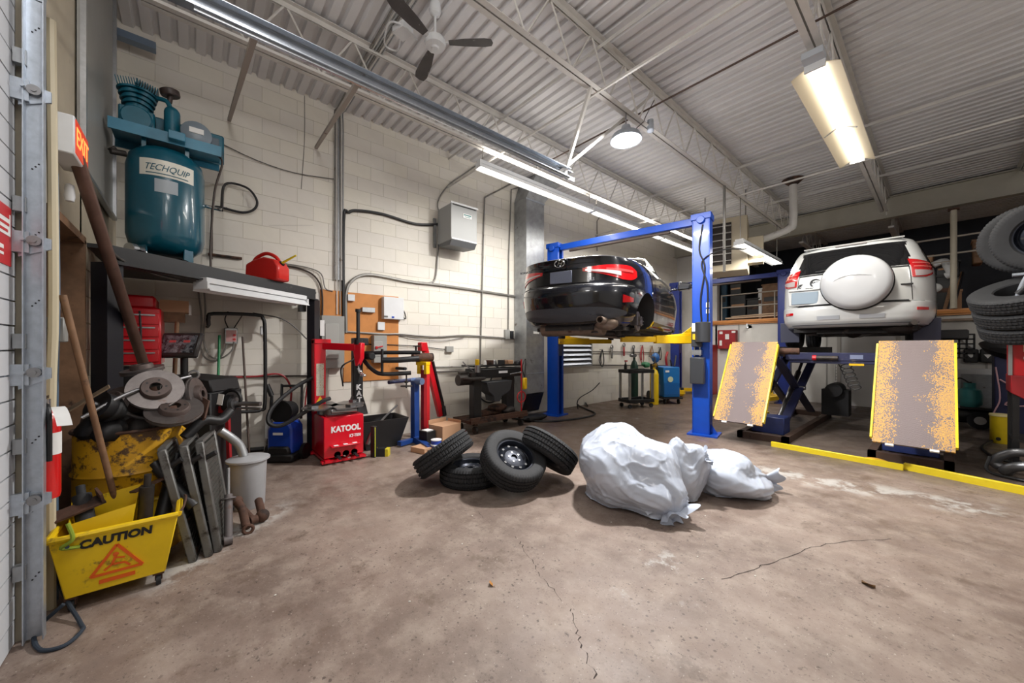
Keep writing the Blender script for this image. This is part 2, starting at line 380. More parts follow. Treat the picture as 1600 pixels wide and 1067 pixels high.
sg = MB().box((-2.7, FY-.017, 1.93), (.26, .004, .27)); sgn = G('warning_sign', sg, mat('sign_red', (190, 44, 48), .5), 'small red and white warning sign stuck on the white overhead door', 'sign')
P('label_area', MB().box((-2.7, FY-.014, 1.98), (.22, .002, .1)), paper, sgn)
P('print', MB().box((-2.7, FY-.0125, 2.02), (.18, .002, .025)).box((-2.7, FY-.0125, 1.98), (.18, .002, .012)).box((-2.7, FY-.0125, 1.95), (.15, .002, .012)), mat('sign_red', (190, 44, 48)), sgn)
P('lower_print', MB().box((-2.66, FY-.014, 1.87), (.14, .002, .018)).box((-2.66, FY-.014, 1.84), (.14, .002, .012)), paper, sgn)
# vertical track, perforated jamb angle
t = T('door_track', 'galvanised vertical track of the overhead door, curving at the top', 'track', (-2.86, FY+.05, 0))
def chan(mb, pts, w_, d, th, ax):                  # C channel swept along pts, open side towards ax
    for a, b in zip(pts, pts[1:]):
        A = frm(a, V(b)-V(a), ax); L_ = (V(b)-V(a)).length
        mb.box((L_/2, 0, 0), (L_+.004, th, w_), A); mb.box((L_/2, d/2, w_/2), (L_+.004, d, th), A); mb.box((L_/2, d/2, -w_/2), (L_+.004, d, th), A)
mb = MB(); chan(mb, [(0, 0, .02), (0, 0, 3.1)], .06, .045, .004, (1, 0, 0)); P('track', mb, galv, t)
arc = [(0, .45-.45*math.cos(a), 3.1+.42*math.sin(a)) for a in [i*PI/16 for i in range(9)]]
mb = MB(); chan(mb, arc, .06, .045, .004, (1, 0, 0)); P('track_curve', mb, galv, t)
mb = MB().box((-.055, -.045, 1.7), (.05, .006, 3.4)).box((-.03, -.03, 1.7), (.006, .03, 3.4)); P('jamb_angle', mb, galvd, t)
for z in (.35, .95, 1.45, 2.1, 2.8): P('clip', MB().box((-.0, -.045, z), (.04, .04, .07)), galvd, t)
mb = MB()
for i in range(9):
    for k in range(3): mb.ball((.003, (k-1)*.01, .3+i*.33+k*.014), .004, 6, 4)
P('bolt_holes', mb, mat('slot_dark', (60, 60, 64), .6), t, kind='stuff')
t = T('door_rail', 'long shiny galvanised overhead door rail running back below the deck', 'rail', (-2.87, 0, 3.445))
mb = MB(); chan(mb, [(0, -.12, 0), (0, 3.32, 0)], .1, .07, .004, (1, 0, 0)); P('rail', mb, mat('rail_galv', (196, 204, 214), .25, .85), t)
mb = MB().box((.0, 1.7, .05), (.05, 3.4, .006)).box((.045, 1.7, -.05), (.006, 3.4, .04)); P('stiffener', mb, galvd, t)
for a, b in (((0, 3.28, 0), (.37, 3.3, .85)), ((0, 3.2, 0), (.37, 4.7, 1.4)), ((-.02, .3, 0), (-2.86, .33, .78)), ((-.02, .95, 0), (-2.86, 1.3, .78))):
    P('hanger', MB().bar(a, b, .035, .035), joistm if a[1] > 3 else mat('pipe_painted', (158, 150, 142), .6, dirt=(110, 90, 78), damt=.3), t)
# ---- steel deck, sheet by sheet
ce = S('ceiling', MB().box((-.8, 7.4, TOP+.2), (10.2, 17, .3)), white, smooth=0)
def deck(x0, x1, n=6, p=.15):
    prof = []
    for i in range(n): prof += [(i*p, 0), (i*p+.082, 0), (i*p+.098, .04), (i*p+.134, .04)]
    prof.append((n*p, 0)); m_ = MB(); m_.add([(x, y, z) for y, z in prof for x in (x0, x1)], [(2*i, 2*i+1, 2*i+3, 2*i+2) for i in range(len(prof)-1)]); return m_
dk = mesh('deck_sheet', deck(-5.8, 4.2), deckm, 0)
for i in range(19): inst('deck_sheet', dk, ce, Matrix.Translation((0, FY-.1+i*.9, TOP)))
# ---- open web joists
def joist(x, y0, y1, label, detail=True):
    t = T('roof_joist', label, 'joist', (x, 0, 0), group=None)
    for z, n in ((TOP-.06, 'top_chord'), (4.3, 'bottom_chord')):
        mb = MB(); a, b = (y0, y1) if z > 4.5 else (y0+.3, y1-1.2)
        for s in (-1, 1): mb.box((s*.034, (a+b)/2, z+(.028 if z > 4.5 else -.028)), (.052, b-a, .006)).box((s*.011, (a+b)/2, z), (.006, b-a, .056))
        P(n, mb, joistm, t)
    P('bearing_seat', MB().box((0, y1-.06, TOP-.03), (.12, .16, .05)), joistm, t)
    me = mesh('web', MB().cyl((0, 0, 0), (0, .325, .55), .011, n=6), joistm); y = y0+.35; k = 0
    while y < y1-1.4:
        inst('web', me, t, Matrix.Translation((0, y, 4.3))); inst('web', me, t, Matrix.Translation((0, y+.65, 4.3)) @ rotm(0, 0, PI)); y += .65
    P('end_web', MB().cyl((0, y1-1.4, 4.3), (0, y1-.15, TOP-.06), .013, n=6), joistm, t)
    return t
joist(-4.28, FY, 12.2, 'open web roof joist nearest the block wall, above the fluorescent row')
joist(-2.5, FY, 12.2, 'middle open web roof joist that carries the round high-bay lamp')
joist(-.78, FY, 12.2, 'open web roof joist on the right with the wide twin-tube fixture')
joist(1.0, FY, 12.2, 'open web roof joist furthest right, near the upper right corner')
for x, lb in ((-4.28, 'joist beyond the main beam nearest the block wall'), (-2.5, 'joist beyond the main beam above the hung tube fixture'), (-.78, 'joist beyond the main beam above the white vehicle')):
    t = T('roof_joist', lb, 'joist', (x, 0, 0))
    P('top_chord', MB().box((0, 14.1, TOP-.05), (.1, 3.6, .05)), joistm, t); P('bottom_chord', MB().box((0, 13.9, 4.3), (.1, 2.6, .05)), joistm, t)
    for i in range(4): P('web', MB().cyl((0, 12.7+i*.65, 4.3), (0, 13.02+i*.65, TOP-.06), .011, n=6).cyl((0, 13.35+i*.65, 4.3), (0, 13.02+i*.65, TOP-.06), .011, n=6), joistm, t)
for y, z, lb in ((3.47, 4.81, 'bridging angle under the deck nearest the ceiling fan'), (7.77, 4.81, 'bridging angle under the deck beyond the right twin-tube fixture'), (10.1, 4.76, 'bridging angle under the deck nearest the main beam')):
    G('bridging_angle', MB().box((-.8, y, z), (9.9, .04, .006)).box((-.8, y-.02, z-.018), (9.9, .006, .04)), joistm, lb, 'steel angle')
for y, lb in ((3.42, 'thin lower bridging angle crossing above the hanging rail end'), (7.75, 'thin lower bridging angle crossing beyond the twin-tube fixture')):
    G('bridging_rod', MB().box((-.8, y, 4.27), (9.9, .025, .025)), joistm, lb, 'steel angle')
G('dark_rod', MB().cyl((-4.6, 4.45, 4.5), (3, 4.45, 4.5), .011), mat('rod_brown', (82, 66, 58), .5, .4), 'dark brown rod crossing the bays behind the high-bay lamp', 'rod')
# ---- main beam, back walls, mezzanine
bmm = mat('beam_paint', (172, 168, 156), .55, var=.06, dirt=(140, 130, 114), damt=.15)
S('trim_4', MB().box((-.8, 12.05, 4.38), (10, .2, .02)).box((-.8, 12.05, 4.84), (10, .2, .02)).box((-.8, 12.05, 4.6), (10, .014, .46)), bmm, smooth=0)
bw = S('wall_back', MB().box((-5.15, BY+.1, 2.45), (1.3, .2, 4.9)).box((-.2, BY+.1, 1.05), (8.7, .2, 2.1)), mat('back_wall_paint', (206, 204, 200), .6, var=.05, dirt=(160, 152, 140), damt=.15), smooth=0)
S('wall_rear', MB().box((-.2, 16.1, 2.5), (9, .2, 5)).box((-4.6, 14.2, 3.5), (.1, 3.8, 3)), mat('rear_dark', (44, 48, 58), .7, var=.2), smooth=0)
S('wall_right', MB().box((4.2, 7.5, 2.5), (.2, 17, 5)), mat('back_wall_paint', (206, 204, 200)), smooth=0)
mz = S('trim_5', MB().box((-.25, 14.1, 2.17), (8.8, 4., .06)), ply, smooth=0)
P('fascia_board', MB().box((-.25, 12.16, 2.17), (8.8, .04, .13)), mat('fascia_wood', (212, 150, 96), .6, var=.15, dirt=(170, 130, 96), damt=.2), mz)
for x in (-3.9, -2.9, -1.9, -.5, .6): P('seam_strip', MB().box((x, BY-.004, 1.05), (.03, .012, 2.1)), mat('strip_grey', (150, 148, 144)), bw)
# ================================================================ CEILING AND WALL FITTINGS
def fluor(loc, L_, label, rz=0, wide=.14, tubes=(-.035, .035), wing=.0, group=None, on=True, chain=None, warm=False):
    t = T('tube_light', label, 'light fixture', loc, rz, group)
    P('housing', MB().box((0, 0, .05), (wide*.6, L_, .05)), white, t)
    mb = MB(); h = wide/2+wing; rm = mat('reflector_warm', (226, 214, 188), .5) if warm else white
    for s in (-1, 1):
        mb.add([(s*.03, -L_/2, .024), (s*.03, L_/2, .024), (s*h, L_/2, -.05), (s*h, -L_/2, -.05), (s*.03, -L_/2, .03), (s*.03, L_/2, .03), (s*h, L_/2, -.044), (s*h, -L_/2, -.044)],
               [(0, 1, 2, 3), (4, 5, 6, 7), (2, 3, 7, 6), (0, 3, 7, 4), (1, 2, 6, 5), (0, 1, 5, 4)])
    P('reflector', mb, rm, t, smooth=0)
    for x in tubes: P('tube', MB().cyl((x, -L_/2+.02, -.02), (x, L_/2-.02, -.02), .017, n=10), tubeon if on else white, t)
    for s in (-1, 1): P('end_cap', MB().box((0, s*L_/2, 0), (wide*.8, .02, .07)), white, t)
    if chain:
        for s in (-1, 1): P('hanger', MB().cyl((0, s*L_*.47, .07), (0, s*L_*.47, chain), .008, n=6), conm, t)
    return t
for i in range(3):
    fluor((-4.3, 4.38+i*2.68, 4.02), 2.62, ['lit fluorescent fixture of the row along the block wall, nearest the camera', 'lit fluorescent fixture in the middle of the row along the block wall', 'lit fluorescent fixture at the far end of the row behind the blue lift bar'][i], group='fluorescent row along the block wall', chain=.25)
t = fluor((-.78, 5.8, 4.08), 2.7, 'wide lit twin-tube fixture with cream reflector wings under the right joist', wide=.2, wing=.085, tubes=(-.03, .03), warm=True, chain=.18)
P('mount_plate', MB().box((0, -1.4, .06), (.16, .16, .06)), mat('plate_grey', (176, 182, 190), .5), t)
P('middle_clip', MB().box((-.12, 0, -.03), (.13, .012, .012), rotm(0, -.5, 0)).box((.12, 0, -.03), (.13, .012, .012), rotm(0, .5, 0)), steel, t)
fluor((-2.5, 9.1, 3.4), 2.55, 'lit fixture hung on rods at the rear, left of the white vehicle', wide=.22, tubes=(-.05, .05), chain=.9)
fluor((-3.6, 12.5, 2.02), 1.2, 'lit tube under the storage loft, above the red wall cabinet', tubes=(0,), wide=.06)
t = T('high_bay_lamp', 'bright round high-bay lamp with glass disc under the middle joist', 'light fixture', (-2.5, 3.98, 3.95))
P('housing', MB().lathe([(.0, .16), (.05, .16), (.07, .08), (.16, .05), (.185, .0), (.185, -.02)], 28), galv, t)
P('lens', MB().lathe([(0, -.035), (.1, -.032), (.172, -.018), (.172, 0)], 28), mat('lens_lit', (255, 255, 255), emit=(255, 255, 255), es=22), t)
P('hook', MB().tube([(0, 0, .16), (0, 0, .3), (.02, 0, .36)], .008), steel, t)
P('cable', MB().tube([(0, .1, .1), (.05, .3, .3), (.02, .4, .36), (.0, .45, .45), (0, .7, .8)], .006), cwire, t)
t = T('sensor', 'small grey glass sensor puck on the middle joist by the high-bay lamp', 'sensor', (-2.44, 4.45, 4.24))
P('body', MB().cyl((0, 0, -.02), (0, 0, .1), .04), galv, t); P('lens', MB().ball((0, 0, -.03), (.045, .045, .03)), mat('clear_lens', (190, 200, 214), .1), t)
# ceiling fan
t = T('ceiling_fan', 'white ceiling fan with three dirty dark blades below the deck', 'fan', (-3.34, 1.85, 4.5))
P('canopy', MB().lathe([(0, .4), (.05, .4), (.06, .33), (.05, .29), (.0, .26)], 20), white, t); P('rod', MB().cyl((0, 0, .05), (0, 0, .3), .012), white, t)
P('motor', MB().lathe([(0, -.06), (.03, -.06), (.04, -.045), (.095, -.035), (.108, 0), (.1, .03), (.05, .055), (.03, .08), (0, .08)], 28), white, t)
for a in (49, 169, 289):
    A = rotm(0, 0, math.radians(a)); mb = MB().prism([(.14, -.035), (.3, -.06), (.5, -.068), (.57, -.05), (.585, 0), (.57, .05), (.5, .065), (.3, .055), (.14, .035)], -.004, .004, A @ rotm(.2, 0, 0))
    b = P('blade', mb, mat('fan_blade', (70, 66, 66), .5, var=.2, dirt=(170, 168, 164), damt=.22, dscale=12), t)
    P('blade_bracket', MB().box((.13, 0, 0), (.12, .03, .006), A @ rotm(.2, 0, 0)), white, b)
t = T('junction_box', 'white junction box with coiled cables under the deck beside the fan', 'box', (-3.55, 1.6, 4.62))
P('box', MB().box((0, 0, 0), (.16, .14, .07), rotm(0, 0, .3)), white, t, bev=.006)
P('cable', MB().tube([(-.05, 0, 0), (-.25, .05, -.02), (-.32, -.05, .02), (-.15, -.12, 0), (.0, -.12, .02), (.1, .0, -.04), (.12, .1, -.12)], .009), white, t)
for i in range(6):
    mb = MB().tube([(-5.72, 1.55+i*.022, 1.9 if i % 2 else 2.4), (-5.72, 1.55+i*.022, 4.7), (-5.6, 1.55+i*.022, 4.83), (-3.3, 1.52+i*.03, 4.85), (.5, 1.5+i*.03, 4.86)], .009 if i % 2 else .012, 6, 3)
    G('cable_run', mb, [conm, joistm, galvd][i % 3], 'pale conduit rising up the block wall to the deck, %s of six' % ['leftmost', 'second', 'third', 'fourth', 'fifth', 'rightmost'][i], 'cable', 'cables of the riser between the compressor and the plywood boards')
fluet = T('flue_pipe', 'pale sheet metal flue rising through a rusty roof flange', 'pipe', (-2.0, 9.4, 0))
P('pipe', MB().tube([(-.95, -.15, 3.65), (-.3, 0, 3.82), (-.06, 0, 3.9), (0, 0, 4.02), (0, 0, 4.88)], .07, 14, 4), joistm, fluet)
P('flange', MB().lathe([(.075, 4.78), (.16, 4.86), (.2, 4.89)], 14), rust, fluet)
t = T('unit_heater', 'beige hanging unit heater with dark louvres behind the blue lift post', 'heater', (-3.3, 9.1, 3.05), .25)
P('cabinet', MB().box((.1, 0, .6), (.9, .8, 1.15)), mat('heater_beige', (184, 172, 148), .5, var=.05), t, bev=.01)
P('control_box', MB().box((.68, -.1, .45), (.3, .3, .55)), mat('heater_beige', (184, 172, 148)), t, bev=.008)
P('recess', MB().box((-.1, -.41, .62), (.72, .02, .9)), mat('recess_dark', (52, 46, 42), .8), t)
for i in range(6): P('louvre', MB().box((-.1, -.44, .24+i*.15), (.72, .1, .008), tm(0, 0, 0)), joistm, t)
for x in (-.3, .5): P('hanger', MB().cyl((x, 0, 1.17), (x, 0, 1.85), .012), conm, t)
t = T('conduit', 'grey pipe dropping from the joist beside the right blue lift post', 'pipe', (-2.5, 7.1, 0)); P('pipe', MB().cyl((0, 0, 2.75), (0, 0, 4.3), .022), conm, t)
# ---- block wall fittings
def W(x, y, d=.0): return at(x, y, X=WX+d)
def wb(x0, y0, x1, y1, th, m, name, label=None, cat=None, parent=None, bev=.004, d=0, group=None):
    a, b = W(x0, y0, d), W(x1, y1, d); mb = MB().box((WX+d+th/2, (a.y+b.y)/2, (a.z+b.z)/2), (th, b.y-a.y, a.z-b.z))
    return G(name, mb, m, label, cat, group, bev=bev) if label else P(name, mb, m, parent, bev=bev)
bd = mat('plywood', (196, 128, 62))
wb(536, 456, 622, 592, .02, bd, 'plywood_board', 'large orange plywood backing board on the block wall behind the red column', 'board')
wb(500, 452, 534, 512, .02, bd, 'plywood_board', 'narrow plywood strip behind the cables above the grey breaker panel', 'board')
t = T('breaker_panel', 'tall grey breaker panel between the black frame and the plywood', 'electrical panel', (0, 0, 0))
wb(500, 493, 535, 574, .1, grey, 'cabinet', parent=t, d=.02); wb(508, 505, 529, 560, .012, mat('panel_door', (160, 160, 156), .4), 'door', parent=t, d=.12)
wb(500, 500, 507, 525, .004, paper, 'label_card', parent=t, d=.121)
t = T('disconnect_box', 'grey switch box with a red handle on the plywood board', 'electrical box')
wb(580, 524, 600, 566, .12, grey, 'cabinet', parent=t, d=.02); wb(584, 533, 597, 556, .01, mat('panel_door', (160, 160, 156)), 'door', parent=t, d=.14)
a = W(588, 543, .15); P('handle', MB().box((a.x+.01, a.y, a.z), (.02, .03, .04)).cyl((a.x+.02, a.y, a.z), (a.x+.03, a.y+.09, a.z+.02), .009), red, t)
t = T('wall_cabinet', 'white wall cabinet at the upper right corner of the plywood board', 'cabinet')
wb(596, 464, 627, 500, .1, white, 'cabinet', parent=t, d=.02); wb(600, 493, 606, 496, .004, cwire, 'sticker', parent=t, d=.121); wb(612, 494, 616, 497, .004, blue, 'sticker', parent=t, d=.121)
wb(542, 460, 553, 471, .05, white, 'alarm_box', 'small white box at the top left of the plywood board', 'box', d=.02)
wb(589, 503, 600, 516, .04, white, 'thermostat', 'small square white thermostat with a cable, below the white cabinet', 'thermostat', d=.02)
wb(564, 480, 584, 489, .06, alum, 'relay_box', 'small metal relay box in the middle of the plywood board', 'box', d=.02)
t = T('transformer', 'grey louvred transformer cabinet mounted high on the block wall', 'transformer', (-5.72, 3.46, 3.5))
P('cabinet', MB().box((.25, 0, 0), (.44, .52, .6)), mat('transformer_grey', (150, 152, 152), .45), t, bev=.006)
P('bottom_pan', MB().prism([(-.2, 0), (.22, 0), (.16, -.08), (-.2, -.05)], -.25, .25, frm((.25, 0, -.3), (1, 0, 0), (0, 0, 1))), mat('transformer_dark', (96, 98, 100), .5), t)
P('top_rim', MB().box((.475, 0, .31), (.02, .54, .03)).box((.475, 0, -.28), (.012, .5, .02)), white, t); P('side_gap', MB().box((.4745, 0, .285), (.002, .46, .02)), black, t)
pl = P('nameplate', MB().box((.473, .06, .14), (.006, .17, .07)), paper, t); P('stripe', MB().box((.4765, .06, .155), (.002, .15, .02)).box((.4765, .06, .125), (.002, .11, .012)), mat('teal_print', (40, 110, 110)), pl)
P('mount_bracket', MB().box((.0, -.3, -.1), (.03, .05, .5)), steel, t)
# galvanised duct
t = T('duct', 'galvanised sheet metal duct standing against the wall beside the blue lift post', 'duct', (-5.55, 5.25, 0))
P('riser', MB().box((0, 0, 2.45), (.36, .5, 3.9)), galvd, t); mb = MB(); mb.add([(-.18, -.25, 4.4), (.18, -.25, 4.4), (.18, .25, 4.4), (-.18, .25, 4.4), (-.18, -.1, 4.85), (.3, -.1, 4.85), (.3, .6, 4.85), (-.18, .6, 4.85)], [(0, 1, 5, 4), (1, 2, 6, 5), (2, 3, 7, 6), (3, 0, 4, 7), (4, 5, 6, 7)]); P('transition', mb, galvd, t, smooth=0)
mb = MB(); mb.add([(-.18, -.25, .5), (.18, -.25, .5), (.18, .25, .5), (-.18, .25, .5), (-.18, -.25, .1), (.02, -.25, .1), (.02, .25, .1), (-.18, .25, .1)], [(0, 1, 5, 4), (2, 3, 7, 6), (3, 0, 4, 7), (4, 5, 6, 7)]); P('boot', mb, galvd, t, smooth=0)
P('intake', MB().add([(.17, -.24, .48), (.17, .24, .48), (.03, .24, .12), (.03, -.24, .12)], [(0, 1, 2, 3)]), black, t, smooth=0)
P('seam', MB().box((.182, 0, .9), (.006, .5, .02)).box((.182, 0, 2.6), (.006, .5, .02)).box((.182, 0, 4.38), (.012, .52, .03)), galv, t)
P('label_card', MB().box((.184, .02, 1.72), (.004, .16, .05)), paper, t)
# louvred wall vent
t = T('wall_vent', 'metal louvred wall vent with horizontal slats left of the tool hooks', 'vent', (WX, 6.94, 1.26))
P('frame', MB().box((.03, 0, .29), (.08, 1.2, .03)).box((.03, 0, -.29), (.08, 1.2, .03)).box((.03, -.59, 0), (.08, .03, .6)).box((.03, .59, 0), (.08, .03, .6)), grey, t)
P('backing', MB().box((.0, 0, 0), (.02, 1.15, .56)), mat('recess_dark', (52, 46, 42)), t)
for i in range(5): P('slat', MB().box((0, 0, 0), (.095, 1.14, .008), tm(.04, 0, -.22+i*.11, 0, .9, 0)), mat('slat_bright', (206, 212, 224), .3, .5), t)
# conduits, cables and boxes on the wall, each a run of its own
def run(pts, r, m, label, name='conduit', d=.03, n=6, k=1, cat='conduit'):
    return G(name, MB().tube([W(x, y, d) for x, y in pts], r, n, k), m, label, cat)
run([(537, 520), (537, 345), (545, 332), (560, 329), (600, 335), (650, 350), (690, 350), (697, 349)], .022, black, 'thick black cable looping up from the boards to the transformer', 'power_cable', k=5, cat='cable')
run([(541, 520), (541, 458), (552, 437), (572, 429), (600, 432), (640, 440), (700, 447), (812, 464)], .022, conm, 'long grey conduit along the wall below the transformer', k=4)
run([(686, 362), (684, 400), (680, 436), (668, 443)], .014, conm, 'grey conduit dropping from the transformer to the long run', k=4)
run([(690, 345), (684, 316), (700, 290), (722, 274), (745, 258)], .012, conm, 'thin conduit rising from the transformer to the deck', k=4)
run([(750, 578), (757, 310), (758, 308), (806, 283)], .014, conm, 'brown conduit rising mid wall and bending right under the tube light', k=1)
run([(794, 525), (795, 400), (799, 296), (812, 292)], .012, conm, 'pale conduit rising beside the duct', k=1)
run([(536, 518), (600, 522), (625, 522), (680, 526), (730, 524), (812, 530)], .016, conm, 'grey conduit running level from the plywood to the duct', k=4)
run([(625, 524), (650, 529), (690, 533), (725, 527)], .006, cwire, 'loose thin cable sagging below the level conduit', 'cable', k=4, cat='cable')
run([(668, 573), (725, 573)], .012, conm, 'upper of two level pipes behind the red hoist and bench')
run([(672, 581), (812, 579)], .014, mat('pipe_dark', (70, 62, 58), .5, .4), 'lower dark level pipe behind the bench grinder table')
run([(310, 588), (400, 588), (478, 587), (496, 587)], .012, mat('pipe_dark', (70, 62, 58)), 'level air pipe at the foot of the corner frame')
run([(868, 570), (1040, 571)], .016, mat('pipe_dark', (70, 62, 58)), 'dark pipe along the wall beneath the louvred vent')
run([(925, 549), (1030, 551)], .012, mat('pipe_dark', (70, 62, 58)), 'thin dark rail behind the hanging tools')
run([(325, 397), (378, 404)], .018, rust, 'rusty pipe on the wall between tank and petrol can')
run([(440, 414), (470, 420), (492, 432), (503, 455), (503, 500), (497, 540), (497, 600)], .012, mat('pipe_dark', (70, 62, 58)), 'brown conduit curving down beside the black frame', k=4)
run([(440, 411), (480, 418), (502, 428), (508, 450), (520, 455)], .008, conm, 'thin grey conduit above the brown one', k=4)
run([(341, 222), (400, 250), (460, 270), (523, 280)], .006, cwire, 'thin grey cable sagging from the compressor to the riser', 'cable', k=3, cat='cable')
run([(331, 405), (331, 325), (355, 325)], .01, mat('pipe_dark', (70, 62, 58)), 'small brown drop pipe below the compressor hose')
run([(486, 565), (487, 590), (480, 604), (476, 640)], .01, red2, 'dark red drop pipe beside the pressure washer', k=3)
run([(933, 392), (933, 345), (944, 330)], .01, cwire, 'thin conduit rising behind the dark saloon car')
run([(957, 560), (957, 540)], .012, black, 'short black rod hanging on the wall above the black cart', 'rod', cat='rod')
run([(905, 648), (903, 625), (925, 610), (937, 598)], .012, hose, 'black air hose climbing to the black cart', 'hose', k=4, cat='hose', d=.3)
run([(489, 352), (420, 352)], .001, cwire, 'thin wire on the blocks above the petrol can', 'wire', cat='wire')
for i, (x0, y0, x1, y1, lb) in enumerate(((787, 515, 794, 530, 'grey outlet box on the level conduit, leftmost of three by the duct'), (795, 517, 800, 529, 'dark outlet box in the middle of three by the duct'), (803, 521, 810, 530, 'grey outlet box nearest the duct'), (695, 541, 706, 550, 'grey outlet box at the end of the black cord right of the red hoist'))):
    g = wb(x0, y0, x1, y1, .06, grey if i != 1 else blackm, 'outlet_box', lb, 'electrical box')
run([(490, 600), (492, 560), (505, 542), (560, 538), (640, 540), (695, 546)], .007, black, 'black cord from behind the tyre machine to the outlet box', 'cable', k=4, cat='cable')
run([(620, 470), (622, 480), (631, 486), (634, 498), (628, 494)], .01, black, 'small black cable bundle hanging on the wall right of the white cabinet', 'cable', k=3, cat='cable')
run([(380, 704), (412, 701)], .03, black, 'black rubber bumper strip on the floor by the wall', 'rubber_strip', cat='strip', d=.05)
# coiled hoses on the wall
for i, (x, y, r) in enumerate(((768, 600, .34), (785, 598, .3))):
    a = W(x, y, .08); mb = MB(); pts = [a+V((.02*math.sin(q*.5), r*math.cos(q*.5), r*1.05*math.sin(q*.5))) for q in range(0, 13+i*3)]
    G('coiled_hose', mb.tube(pts, .014, 8, 4), hose, ['left black hose coil hanging on the wall behind the grinder bench', 'right black hose coil hanging on the wall behind the grinder bench'][i], 'hose')
# hanging tools and cables right of the vent
random.seed(3)
kinds = [('hook_chain', 'chain'), ('clamp', 'clamp'), ('cable', 'cable'), ('wrench', 'wrench')]
spots = [(940, 548, 'black hose loop hanging right of the louvred vent'), (956, 545, 'short grey bracket hanging right of the black hose loop'), (975, 542, 'red and black clamp hanging left of the red jumper leads'), (990, 545, 'black strap hanging above the green gas bottle'), (1003, 541, 'red jumper leads hanging on the wall'), (1018, 542, 'brown belt hanging right of the red jumper leads'), (1031, 544, 'black cable hanging furthest right on the tool wall')]
for i, (x, y, lb) in enumerate(spots):
    a = W(x, y, .06); m = [hose, conm, red2, black, red2, wood, black][i]; L_ = random.uniform(.35, .6)
    if i in (1, 2, 3): 
        t = T('hanging_tool', lb, 'tool', a); P('handle', MB().box((0, 0, -.12), (.03, .06, .26)), m, t, bev=.01); P('head', MB().ring((0, 0, .05), .05, .014, ax='X'), steel, t)
    else: G('hanging_cable', MB().tube([a, a+V((0, -.1, -L_*.6)), a+V((.02, 0, -L_)), a+V((0, .1, -L_*.6)), a+V((0, .03, .02)), a+V((.02, -.06, -L_*.4)), a+V((0, -.02, -L_*.8))], .013, 6, 5), m, lb, 'cable')
    P('hook', MB().cyl((WX, a.y, a.z+.03), (WX+.1, a.y, a.z+.03), .008), steel, wl)
# blue-grey steel angle near the wall top
G('steel_bracket', MB().box((-5.55, FY+.12, 4.66), (.05, .4, .1)).box((-5.52, FY+.12, 4.61), (.1, .4, .01)), mat('bracket_blue', (120, 136, 156), .4, .5), 'blue-grey steel bracket on the wall top above the compressor', 'bracket')
# ================================================================ LEFT CORNER
# ---- corner platform, compressor
PL, PR, PZ = V((-4.15, -.5, 0)), V((-5.52, 1.22, 0)), 2.2
t = T('corner_platform', 'black steel corner platform carrying the blue-green compressor', 'platform')
ed = (PR-PL).normalized(); nn = V((-ed.y, ed.x, 0)) if V((-ed.y, ed.x, 0)).dot(V((-1, -1, 0))) > 0 else V((ed.y, -ed.x, 0))
P('deck_plate', MB().prism([(PL.x, PL.y), (PR.x, PR.y), (-5.72, 1.3), (-5.72, FY+.02), (PL.x, FY+.02)], PZ-.03, PZ), blackm, t)
P('front_beam', MB().bar(PL+V((0, 0, PZ-.075)), PR+V((0, 0, PZ-.075)), .07, .15).bar(PL+nn*-.03+V((0, 0, PZ-.14)), PR+nn*-.03+V((0, 0, PZ-.14)), .1, .012), blackm, t)
P('front_post', MB().box((0, 0, PZ/2-.07), (.12, .12, PZ-.14), tm(PL.x, PL.y, 0, 0, 0, .9)).box((0, 0, .01), (.2, .2, .02), tm(PL.x, PL.y, 0)), mat('frame_black', (26, 27, 34), .4), t)
P('rear_post', MB().box((0, 0, PZ/2-.07), (.1, .14, PZ-.14), tm(PR.x, PR.y, 0, 0, 0, .9)).box((0, 0, .01), (.2, .2, .02), tm(PR.x, PR.y, 0)), mat('frame_black', (26, 27, 34)), t)
P('wall_bracket', MB().box((-5.6, 1.1, PZ-.25), (.12, .08, .1)), blackm, t); P('rag', MB().grid(lambda u, v: (PL.x-.35-.45*u, PL.y+.1+.45*u+.12*v, PZ+.03+.03*math.sin(9*u+4*v)), 10, 5), mat('rag_black', (34, 34, 36), .9), t)
q0, q1 = PL.lerp(PR, .3), PL.lerp(PR, .88)
f = fluor(tuple((q0+q1)/2+nn*-.06+V((0, 0, 2.0))), (q1-q0).length, 'unlit white shop light fixed under the front edge of the black corner platform', math.atan2(ed.y, ed.x)-PI/2, wide=.2, on=False)
tagM = mat('compressor_teal', (8, 84, 104), .28, coat=.5, var=.08); teald = mat('pump_teal', (14, 92, 112), .4, var=.2, dirt=(20, 40, 50), damt=.3)
cx, cy_ = -4.94, -.2
t = T('air_compressor', 'large blue-green vertical air compressor with twin-cylinder pump on the corner platform', 'compressor', (cx, cy_, PZ), 0)
R_ = .285; prof = [(0, .1), (.12, .105), (.2, .13), (.265, .19), (R_, .28), (R_, .92), (.265, 1.02), (.2, 1.09), (.12, 1.12), (0, 1.13)]
P('tank', MB().lathe(prof, 48), tagM, t)
for k in range(4):
    a = PI/4+k*PI/2; P('foot', MB().prism([(-.05, 0), (.05, 0), (.05, .01), (.04, .24), (-.04, .24), (-.05, .01)], 0, .012, frm((.22*math.cos(a), .22*math.sin(a), 0), (-math.sin(a), math.cos(a), 0), (0, 0, 1))), tagM, t)
def oncyl(o, R, z0, th0, d=.003):                  # bend a flat mesh (x right, y up) round the tank
    for v in o.data.vertices:
        a = th0+v.co.x/R; h = R+d+v.co.z; v.co = V((h*math.cos(a), h*math.sin(a), z0+v.co.y))
thc = math.atan2(-cy_, -cx)+.12                    # towards the room
